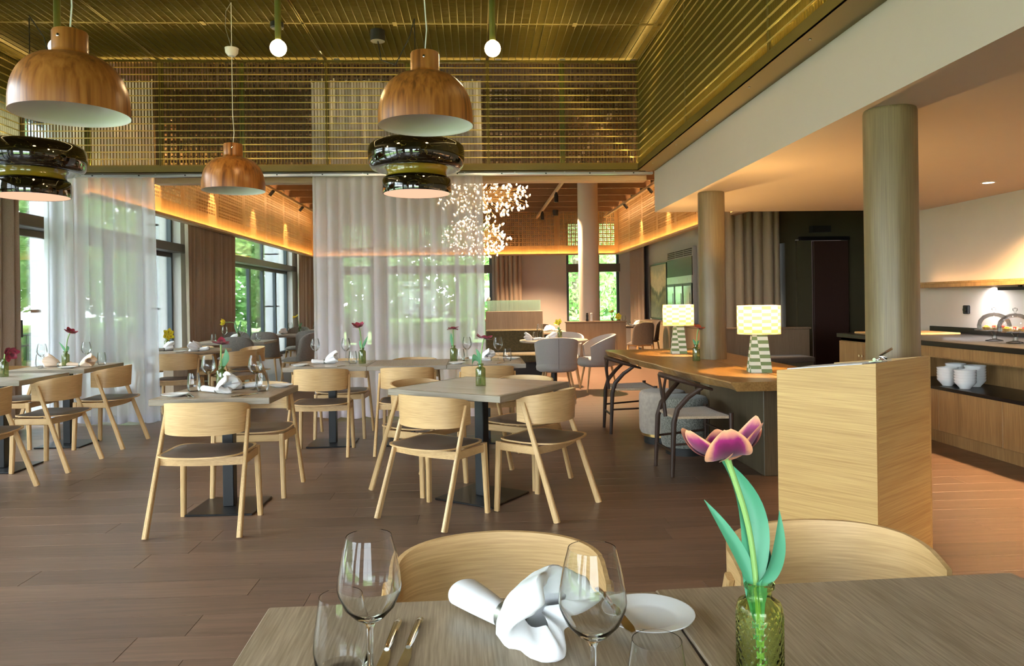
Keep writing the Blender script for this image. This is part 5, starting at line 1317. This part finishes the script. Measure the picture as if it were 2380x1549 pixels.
vt('green vase in the window bay of the far room', -3.35, 14.25, 'open yellow tulip before the blue framed windows', (-3.42, 14.2, 1.08), PET_YEL, .7, .055)
vt('first green vase on the farthest table', -3.5, 16.95, 'yellow tulip on the farthest table, first from the window', (-3.55, 16.9, 1.0), PET_YEL, .6, .06)
vt('second green vase on the farthest table', -3.15, 16.9, 'leaning yellow tulip on the farthest table, nearest the corner drape', (-3.2, 16.9, 1.01), PET_YEL, .6, .06)
vt('green vase on the round tub chair table', 1.21, 10.75, 'yellow tulip on the round tub chair table', (1.19, 10.72, .985), PET_YEL, .55, .058, [((-.03, 0, .18), .02, (0, 0, 0))])
vt('green vase behind the low partition, nearer the column', 2.93, 15.85, 'small yellow tulip beyond the low partition, nearest the cream column', (2.9, 15.8, 1.07), PET_YEL, .9, .05)
vt('green vase behind the low partition, nearer the drape', 3.08, 15.85, 'orange yellow tulip beyond the low partition', (3.05, 15.8, .96), PET_YEL, .8, .06)
vt('slim vase on the counter behind the booth', .28, 12.42, 'ivory closed tulip rising behind the booth by the curtain', (.215, 12.4, 1.33), PET_WHT, .25, .055, [((-.03, 0, .2), .014, (0, 0, 0))], z=1.02)
sb = thing('service_counter', 'narrow oak service counter behind the booth panel', 'counter', (.62, 12.45, 0))
MB().cbox((-.47, -.19, 0), (.47, .25, .985), .004).obj('carcass', BOOTH, sb, smooth=0); MB().cbox((-.48, -.2, .985), (.48, .26, 1.02), .004).obj('top_board', BOOTH, sb, smooth=0)
for x, m, lb in ((2.27, BLACKM, 'dark wooden pepper mill on the low partition'), (2.36, CHINA, 'white salt mill on the low partition')):
    t = thing('spice_mill', lb, 'mill', (x, 15.1, .89)); MB().lathe([(0, 0), (.028, 0), (.03, .01), (.022, .06), (.025, .11), (.028, .13), (.0, .132)], 16).obj('mill_body', m, t); MB().lathe([(0, .132), (.02, .134), (.026, .15), (.02, .168), (0, .172)], 16).obj('mill_head', m, t)

# ---------------------------------------------------------------- outdoors
struct('ground_outside', MB().box((-60, -30, -.5), (-5.45, 70, -.06)).box((-5.45, 22.05, -.5), (60, 70, -.06)).box((-5.45, -30, -.5), (30, -3.5, -.06)), GRASS, 'green lawn around the building')
struct('path_outside', MB().box((-8.2, -20, -.06), (-5.45, 22, -.03)).box((-30, -20, -.06), (-17, 60, -.04)), PAVE, 'pale paved strip outside the windows')
for i, (a, b) in enumerate(((13.08, 13.95), (20.85, 21.9), (9.58, 9.88), (5.52, 5.98))):
    f = thing('facade_fin', 'pale concrete facade fin outside the windows, %s' % ('beside the long drape', 'at the far corner', 'behind the window sheer', 'near the drape cut by the frame')[i], 'facade fin')
    for z0, z1 in ((0, 1.3), (1.312, 2.75), (2.762, 4.9)): MB().cbox((-5.85 if i < 2 else -5.6, a, z0 - .06), (-5.46, b, z1), .006).obj('concrete_panel', CONC, f, smooth=0)
def leafcloud(c, r, n, s, seed):
    q = random.Random(seed); vs = []; fs = []
    for i in range(n):
        d = Vector((q.gauss(0, 1), q.gauss(0, 1), q.gauss(0, 1))).normalized() * (q.uniform(.3, 1) ** .45)
        p = Vector(c) + Vector((d.x * r[0], d.y * r[1], d.z * r[2]))
        a = Vector((q.gauss(0, 1), q.gauss(0, 1), q.gauss(0, 1))).normalized(); b = a.orthogonal().normalized(); k = s * q.uniform(.6, 1.4)
        j = len(vs); vs += [tuple(p + a * k), tuple(p + b * k * .6), tuple(p - a * k), tuple(p - b * k * .6)]; fs.append((j, j + 1, j + 2, j + 3))
    return MB().add(vs, fs)
def tree(label, x, y, h, tr, cr, mat, n, s, seed, low=None, lean=0):
    t = thing('tree', label, 'tree', (x, y, -.06)); z0 = low if low is not None else h * .35
    MB().tube([(0, 0, 0), (lean * .3, .05, h * .3), (lean, 0, h * .75)], [tr * 1.25, tr, tr * .5], 10).obj('trunk', BARK, t)
    q = random.Random(seed)
    for k in range(4):
        a = k * 1.7 + q.random(); MB().tube([(lean * .3, 0, h * .32), (lean * .5 + math.cos(a) * cr * .5, math.sin(a) * cr * .5, h * .62)], [tr * .45, tr * .15], 6).obj('branch', BARK, t)
    tag(leafcloud((lean * .7, 0, (h + z0) / 2), (cr, cr, (h - z0) / 2), n, s, seed).obj('crown', mat, t, smooth=0, fix=False), kind='stuff')
T_ = [(-7.9, 10.1, 6.5, .17, 1.7, LEAVES, 2600, .10, 2.3, 'thick trunked street tree beside the window mullion'),
 (-11.5, 13.0, 7, .14, 2.3, LEAVES, 3200, .12, 1.2, 'leafy tree across the lawn near the window drape'),
 (-12.5, 20.0, 8, .16, 2.7, LEAVESD, 3600, .13, 1.1, 'broad tree beyond the lawn, behind the pale fins'),
 (-11.0, 27.5, 8, .15, 2.7, LEAVES, 3600, .13, .6, 'tree seen through the blue grey framed far windows'),
 (-8.8, 33.0, 8.5, .15, 2.6, LEAVESD, 3600, .14, .4, 'darker tree seen beyond the blue grey framed far windows'),
 (-14.6, 33.0, 9, .15, 2.6, LEAVES, 3600, .15, .4, 'tall pale tree far beyond the window bay'),
 (-18.3, 26, 10, .2, 3.2, LEAVESD, 3600, .17, .5, 'large tree far across the road'),
 (-17.5, 15.5, 9, .2, 3.0, LEAVES, 3200, .15, 1.0, 'tall tree across the road'),
 (-3.6, 27.4, 7, .12, 1.8, LEAVESD, 3400, .11, .4, 'tree outside the narrow end window behind the sheer curtain'),
 (.1, 28.0, 8, .14, 1.7, LEAVES, 3600, .12, .3, 'tree outside the wide end window behind the chandelier'),
 (3.2, 31.6, 8, .12, 1.8, LEAVESD, 3000, .13, .3, 'deep green tree far outside the end window'),
 (3.5, 27.0, 7, .13, 1.4, LEAVES, 3600, .10, .2, 'bright green tree with pale leaning trunk outside the end window'),
 (6.3, 29.0, 7.5, .12, 1.7, LEAVES, 3600, .11, .2, 'bright green tree outside the end window, nearer the corner drape')]
for i, (x, y, h, tr, cr, m, n, s, low, lb) in enumerate(T_): tree(lb, x, y, h, tr, cr, m, n, s, 100 + i, low, .5 if i == 11 else 0)
t = thing('treeline', 'dense green treeline closing the view beyond the end wall', 'trees'); t['kind'] = 'stuff'
tag(leafcloud((-3, 38, 3.2), (22, 1.6, 3.6), 16000, .26, 71).obj('treeline_leaves', LEAVESD, t, smooth=0, fix=False), kind='stuff')
t = thing('treeline', 'dense green treeline across the road beyond the window wall', 'trees'); t['kind'] = 'stuff'
tag(leafcloud((-24, 11, 1.6), (1.6, 23, 2.2), 10000, .26, 72).obj('treeline_leaves', LEAVESD, t, smooth=0, fix=False), kind='stuff')
for i, (x, y, sx, sy, h) in enumerate(((-9.2, 9.0, .45, 5.0, .95), (-9.2, 17.5, .45, 3.0, .95), (-10, 23.8, 2.2, .5, 1.0), (3.5, 24.6, 3.2, .5, .8), (-1.6, 24.6, 1.4, .5, .8))):
    t = thing('hedge', 'clipped low hedge %s' % ('along the terrace by the window tables', 'beyond the pale fins', 'outside the far corner', 'below the end window trees', 'outside the middle end window')[i], 'hedge', (x, y, -.06))
    q = random.Random(i); vs = []; mbh = MB(); mbh.box((-sx, -sy, 0), (sx, sy, h - .06)); mbh.obj('hedge_core', LEAVESD, t, smooth=0)
    mb2 = MB()
    for k in range(900):
        p = Vector((q.uniform(-sx, sx), q.uniform(-sy, sy), h)) if k % 2 else Vector((sx * q.choice((-1, 1)), q.uniform(-sy, sy), q.uniform(0.05, h)))
        a = Vector((q.gauss(0, 1), q.gauss(0, 1), q.gauss(0, 1))).normalized() * .08; b = a.orthogonal() * .7
        mb2.add([tuple(p + a), tuple(p + b), tuple(p - a), tuple(p - b)], [(0, 1, 2, 3)])
    tag(mb2.obj('hedge_leaves', LEAVES, t, smooth=0, fix=False), kind='stuff')
f = thing('garden_fence', 'low black railing along the terrace hedge', 'fence', (-8.55, 4.0, -.03))
for z in (.62, .82): MB().box((-.012, 0, z), (.012, 12, z + .03)).obj('rail', BLACKM, f, smooth=0)
pmh = None
for k in range(41):
    if pmh is None: pmh = MB().box((-.008, -.008, 0), (.008, .008, .85)).obj('baluster', BLACKM, f, (0, k * .3, 0), smooth=0).data
    else: link('baluster', pmh, f, (0, k * .3, 0))
bl = thing('office_building', 'grey building across the road with dark window bands', 'building', (-34, 20, -.06))
MB().box((-4, -25, 0), (0, 30, 9)).obj('wall', CONC, bl, smooth=0)
for z in (.6, 3.6, 6.6):
    for k in range(11): MB().box((-.02, -24 + k * 5, z), (.03, -19.6 + k * 5, z + 1.7)).obj('window', FRAME, bl, smooth=0)
gc = thing('terrace_chair', 'pale slatted terrace chair outside by the window drape', 'chair', (-6.55, 8.35, -.03))
for k in range(8): MB().box((-.22, -.02 + .01 * k, .45 + k * .055), (.22, .0 + .01 * k, .485 + k * .055)).obj('slat', WHITE, gc, smooth=0)
MB().box((-.23, -.5, .41), (.23, .0, .44)).obj('seat', WHITE, gc, smooth=0)
for sx, sy in ((-.21, -.48), (.21, -.48), (-.21, -.01), (.21, -.01)): MB().box((sx - .015, sy - .015, 0), (sx + .015, sy + .015, .42)).obj('leg', FRAME, gc, smooth=0)
for p in D.meshes: pass
